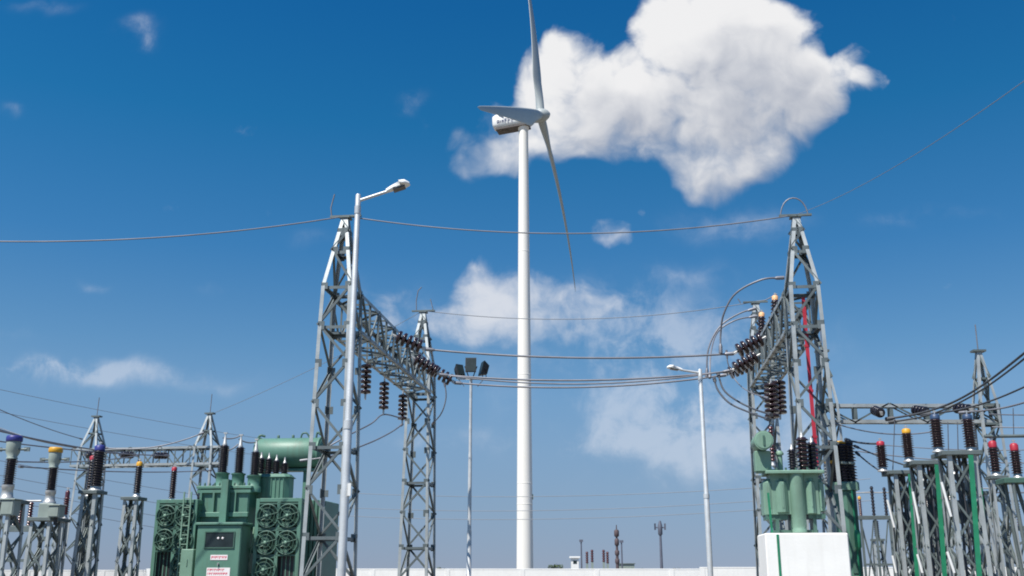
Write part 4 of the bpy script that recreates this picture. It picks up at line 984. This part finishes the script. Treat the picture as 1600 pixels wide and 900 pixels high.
def bush(label, px, Y, w, h, seed, group='bushes beyond the boundary wall'):
    rnd = random.Random(seed); p = at(px, 895, Y); root = thing('bush', label, 'bush', (p.x, Y, 0), 0, group)
    st = MB(); 
    for i in range(4): st.tube([(0, 0, 0), (rnd.uniform(-.3, .3) * w, rnd.uniform(-.3, .3) * w, h * .6)], [.07, .03], 5)
    st.build('stem', M['bark'], root)
    f = MB(); clumps = [(rnd.uniform(-.42, .42) * w, rnd.uniform(-.3, .3) * w, h * rnd.uniform(.35, .8), rnd.uniform(.14, .26) * w) for _ in range(9)]
    for i in range(520):
        c = rnd.choice(clumps); d = V((rnd.gauss(0, 1), rnd.gauss(0, 1), rnd.gauss(0, .8))); d.normalize(); q = V(c[:3]) + d * c[3] * rnd.uniform(.4, 1.05)
        if q.z > h or q.z < .1: continue
        a = V((rnd.gauss(0, 1), rnd.gauss(0, 1), rnd.gauss(0, 1))).normalized(); b = a.orthogonal().normalized(); s = rnd.uniform(.09, .2)
        f.add([q - a * s, q + b * s * .5, q + a * s, q - b * s * .5], [(0, 1, 2, 3)])
    f.build('foliage', M['leaf'], root)
for i, (px, y0, Y, w, lab) in enumerate(((869, 877, 190, 2.6, 'roundish green bush between the turbine and the white hut'), (845, 886, 190, 2.0, 'low bush at the turbine foot, right side'), (800, 887, 190, 1.8, 'low bush at the turbine foot, left side'), (690, 884, 180, 2.2, 'small pale bush above the wall beside the left gantry far column'),
        (990, 885, 190, 1.2, 'tiny dot-like bush left of the crossarm mast'), (1006, 885, 190, 1.2, 'tiny dot-like bush nearest the crossarm mast'), (1058, 885, 200, 2.4, 'low dark bush right of the crossarm mast'), (1445, 884, 140, 6, 'wide dark bush behind the middle right stand'), (1575, 882, 140, 7, 'wide dark bush at the right edge beyond the wall'), (1370, 886, 140, 4, 'low bush seen under the far isolator'), (778, 887, 200, 1.5, 'small low bush left of the turbine foot and its twin'))):
    bush(lab, px, Y, w, at(px, y0, Y).z, i)

# =================================================================== SKY AND SUN
SUN_EL, SUN_AZ = R(58), R(43)          # sun behind the camera, to the left
sdir = V((-math.sin(SUN_AZ) * math.cos(SUN_EL), -math.cos(SUN_AZ) * math.cos(SUN_EL), math.sin(SUN_EL)))
sl = bpy.data.lights.new('sun', 'SUN'); sl.energy = 5.0; sl.angle = R(.5); sl.color = (1, .955, .88)
so = bpy.data.objects.new('sun', sl); col.objects.link(so); so.rotation_euler = sdir.to_track_quat('Z', 'Y').to_euler(); so.location = (-20, -30, 60)

w = bpy.data.worlds.new('World'); sc.world = w; w.cycles.sampling_method = 'MANUAL'; w.cycles.sample_map_resolution = 512; w.use_nodes = True
nt = w.node_tree; N = nt.nodes; L = nt.links; N.clear()
def _in(node, sock, v):
    if isinstance(v, (int, float)): node.inputs[sock].default_value = v
    elif isinstance(v, (tuple, list)): node.inputs[sock].default_value = v
    else: L.new(v, node.inputs[sock])
def mth(op, a, b=0., c=None, clamp=False):
    n_ = N.new('ShaderNodeMath'); n_.operation = op; n_.use_clamp = clamp; _in(n_, 0, a); _in(n_, 1, b)
    if c is not None: _in(n_, 2, c)
    return n_.outputs[0]
def vm(op, a, b=None, out=0):
    n_ = N.new('ShaderNodeVectorMath'); n_.operation = op; _in(n_, 0, a)
    if b is not None: _in(n_, 1, b)
    return n_.outputs['Value' if op in ('LENGTH', 'DOT_PRODUCT') else 'Vector']
def sstep(x, a, b, to0=0., to1=1.):
    n_ = N.new('ShaderNodeMapRange'); n_.interpolation_type = 'SMOOTHSTEP'; _in(n_, 'Value', x); _in(n_, 'From Min', a); _in(n_, 'From Max', b); _in(n_, 'To Min', to0); _in(n_, 'To Max', to1); return n_.outputs['Result']
def mixc(f, a, b):
    n_ = N.new('ShaderNodeMix'); n_.data_type = 'RGBA'; _in(n_, 'Factor', f); _in(n_, 'A', a); _in(n_, 'B', b); return n_.outputs['Result']
def noise(v, scale, detail=8, rough=.55, dist=0.):
    n_ = N.new('ShaderNodeTexNoise'); n_.noise_dimensions = '2D'; _in(n_, 'Vector', v); n_.inputs['Scale'].default_value = scale; n_.inputs['Detail'].default_value = detail; n_.inputs['Roughness'].default_value = rough; n_.inputs['Distortion'].default_value = dist; return n_
SKY_LIFT = .13
SKY_TINT = ((0., (.72, .585, .575)), (1., (.06, .45, .8)), (.063, (.79, .755, .72)), (.118, (.83, .88, .85)), (.167, (.78, .95, .95)), (.211, (.60, .90, .96)), (.303, (.295, .77, .972)), (.42, (.113, .687, .922)), (.521, (.069, .59, .90)))
sky = N.new('ShaderNodeTexSky'); sky.sky_type = 'NISHITA'; sky.sun_disc = False
sky.sun_elevation = SUN_EL; sky.sun_rotation = math.atan2(sdir.x, sdir.y); sky.air_density = 1.0; sky.dust_density = .35; sky.ozone_density = 3.0; sky.altitude = 0
tc = N.new('ShaderNodeTexCoord'); dvec = vm('NORMALIZE', tc.outputs['Generated'])
# the clear tropical air of the photograph: take the sky a little above the true elevation so the horizon keeps its blue
lift = N.new('ShaderNodeVectorMath'); lift.operation = 'MULTIPLY_ADD'; L.new(dvec, lift.inputs[0]); lift.inputs[1].default_value = (1, 1, .95); lift.inputs[2].default_value = (0, 0, SKY_LIFT)
L.new(vm('NORMALIZE', lift.outputs[0]), sky.inputs['Vector'])
tint = N.new('ShaderNodeVectorMath'); tint.operation = 'MULTIPLY'; L.new(sky.outputs['Color'], tint.inputs[0]); 
sxz = N.new('ShaderNodeSeparateXYZ'); L.new(dvec, sxz.inputs[0])
rampn = N.new('ShaderNodeValToRGB'); L.new(sxz.outputs['Z'], rampn.inputs['Fac']); el = rampn.color_ramp.elements
for i, (p_, c_) in enumerate(SKY_TINT):
    e_ = el[i] if i < 2 else el.new(p_)
    e_.position = p_; e_.color = (*c_, 1)
L.new(rampn.outputs['Color'], tint.inputs[1])
skyc = tint.outputs[0]
sx = N.new('ShaderNodeSeparateXYZ'); L.new(dvec, sx.inputs[0])
ady = mth('MAXIMUM', mth('ABSOLUTE', sx.outputs['Y']), .12)
cb = N.new('ShaderNodeCombineXYZ'); L.new(mth('DIVIDE', sx.outputs['X'], ady), cb.inputs[0]); L.new(mth('DIVIDE', sx.outputs['Z'], ady), cb.inputs[1])
ST = cb.outputs[0]
def cc(px, py): d = ray(px, py); return (d.x / d.y, d.z / d.y, 0.)
UX = 1 / FPX / .93
def field(coord, blobs, sharp=False):
    acc = None
    for (px, py, rx, ry, wt) in blobs:
        c = cc(px, py); ix, iy = 1 / (rx * UX), 1 / (ry * UX)
        n_ = N.new('ShaderNodeVectorMath'); n_.operation = 'MULTIPLY_ADD'; L.new(coord, n_.inputs[0]); n_.inputs[1].default_value = (ix, iy, 0); n_.inputs[2].default_value = (-c[0] * ix, -c[1] * iy, 0)
        l2 = vm('DOT_PRODUCT', n_.outputs[0], n_.outputs[0]); e = mth('EXPONENT', mth('MULTIPLY_ADD', mth('MULTIPLY', l2, l2) if sharp else l2, -1., math.log(wt)))
        acc = e if acc is None else mth('ADD', acc, e)
    return acc
CUM = [(885, 122, 72, 76, 1), (868, 195, 78, 62, .9), (950, 155, 90, 72, 1), (960, 212, 110, 48, .6), (1050, 92, 86, 92, 1), (1110, 40, 110, 90, 1), (1190, 78, 92, 80, 1), (1150, 160, 140, 88, 1), (1225, 160, 72, 80, .9), (1140, 238, 95, 56, .8), (1105, 275, 58, 48, .7), (1312, 118, 52, 38, .34), (1360, 122, 32, 28, .33), (1340, 80, 34, 20, .2),
       (742, 235, 52, 54, .5), (800, 236, 48, 40, .42), (762, 176, 26, 30, .3), (1000, 225, 90, 40, .5)]
LOW = [(742, 436, 36, 40, .95), (750, 485, 70, 52, .6), (850, 478, 90, 58, .55), (930, 498, 90, 55, .45), (640, 485, 70, 44, .48), (720, 520, 140, 34, .36), (800, 440, 60, 40, .35), (952, 362, 36, 24, .55), (965, 380, 32, 14, .4), (1000, 335, 14, 22, .3)]
WISP = [(215, 45, 30, 22, .5), (230, 70, 18, 16, .45), (650, 155, 26, 16, .42), (632, 172, 16, 12, .36), (665, 195, 10, 14, .25), (12, 175, 18, 9, .4), (152, 443, 22, 9, .42), (340, 458, 28, 12, .22), (70, 10, 50, 14, .3), (50, 574, 160, 15, .8), (170, 586, 110, 14, .55), (300, 600, 120, 14, .3), (10, 525, 40, 14, .25), (495, 370, 45, 14, .2), (1150, 350, 90, 30, .42), (1420, 338, 110, 16, .26), (1030, 530, 200, 75, .55), (1050, 620, 190, 85, .55), (1120, 690, 160, 75, .5), (960, 470, 80, 40, .4), (600, 470, 70, 40, .3), (880, 690, 200, 24, .26), (660, 680, 90, 20, .24), (1070, 430, 90, 16, .25)]
def warp(coord, amt, scale):
    wn = noise(coord, scale, 2, .5); sw = N.new('ShaderNodeVectorMath'); sw.operation = 'MULTIPLY_ADD'; L.new(vm('SUBTRACT', wn.outputs['Color'], (.5, .5, .5)), sw.inputs[0]); sw.inputs[1].default_value = (amt, amt, 0); L.new(coord, sw.inputs[2])
    return sw.outputs[0]
STW = warp(ST, .035, 14.0)
def bumps(coord):
    v_ = N.new('ShaderNodeTexVoronoi'); v_.voronoi_dimensions = '2D'; v_.feature = 'F1'; L.new(coord, v_.inputs['Vector']); v_.inputs['Scale'].default_value = 13.0
    v_.inputs['Detail'].default_value = 2.5; v_.inputs['Roughness'].default_value = .5; v_.inputs['Lacunarity'].default_value = 2.3
    return v_.outputs['Distance']
def dens(coord, blobs, sc_, det, amp, k=1.5, bil=0.):
    b = mth('SUBTRACT', 1., mth('EXPONENT', mth('MULTIPLY', field(coord, blobs, True), -k)))
    f = noise(coord, sc_, det, .6).outputs['Fac']
    o_ = mth('MULTIPLY_ADD', mth('SUBTRACT', f, .5), amp, b)
    return mth('MULTIPLY_ADD', mth('SUBTRACT', .42, bumps(coord)), bil, o_) if bil else o_
D = dens(STW, CUM, 15.0, 8, .8, 2.3, .42)
DM = dens(vm('ADD', STW, (-.010, .016, 0.)), CUM, 15.0, 6, .8, 2.3, .42)
D2 = dens(vm('ADD', STW, (-.036, .062, 0.)), CUM, 10.0, 4, .7, .9)
sxy = N.new('ShaderNodeSeparateXYZ'); L.new(ST, sxy.inputs[0])
soft = mth('MULTIPLY_ADD', sstep(sxy.outputs['Y'], cc(0, 300)[1], cc(0, 90)[1], 1.12, .70), 1., sstep(sxy.outputs['X'], cc(820, 450)[0], cc(720, 450)[0], 0., .35))
a_c = sstep(D, .22, soft)
lit = mth('SUBTRACT', D, DM)
shade = sstep(mth('MULTIPLY_ADD', lit, -.65, D2), -.02, 1.3)
ccol = mixc(shade, (.90, .90, .91, 1), (.415, .455, .545, 1))
DL = dens(STW, LOW, 16.0, 7, 1.1, 1.3, .35)
a_l = mth('MULTIPLY', sstep(DL, .20, .92), .84)
DW = mth('MULTIPLY', field(STW, WISP), mth('MULTIPLY_ADD', mth('SUBTRACT', noise(STW, 13.0, 7, .62).outputs['Fac'], .42), 4.5, .3))
a_w = sstep(DW, .0, 1.0, 0., .42)
# broken cloud field elsewhere overhead and behind the viewer (lights the yard like the photographed sky)
K_ = 7.3          # cloud radiance relative to the raw sky texture
STR = .1
def scale_col(c, k):
    n_ = N.new('ShaderNodeVectorMath'); n_.operation = 'SCALE'; _in(n_, 0, c); n_.inputs['Scale'].default_value = k; return n_.outputs['Vector']
wh = scale_col((.80, .84, .92), K_); 
c1 = mixc(a_w, skyc, wh); c2 = mixc(a_l, c1, scale_col((.80, .82, .87), K_)); c3 = mixc(a_c, c2, scale_col(ccol, K_))
bg = N.new('ShaderNodeBackground'); L.new(c3, bg.inputs['Color']); bg.inputs['Strength'].default_value = STR
ow = N.new('ShaderNodeOutputWorld'); L.new(bg.outputs[0], ow.inputs['Surface'])

# =================================================================== RENDER SETTINGS
sc.render.engine = 'CYCLES'
sc.view_settings.view_transform = 'Standard'; sc.view_settings.look = 'None'; sc.view_settings.exposure = 0.4; sc.view_settings.gamma = 1; sc.view_settings.use_curve_mapping = False
sc.cycles.filter_width = 1.9
sc.cycles.max_bounces = 6; sc.cycles.diffuse_bounces = 3; sc.cycles.glossy_bounces = 3
sc.cycles.use_denoising = True
sc.render.resolution_x, sc.render.resolution_y = 1024, 576
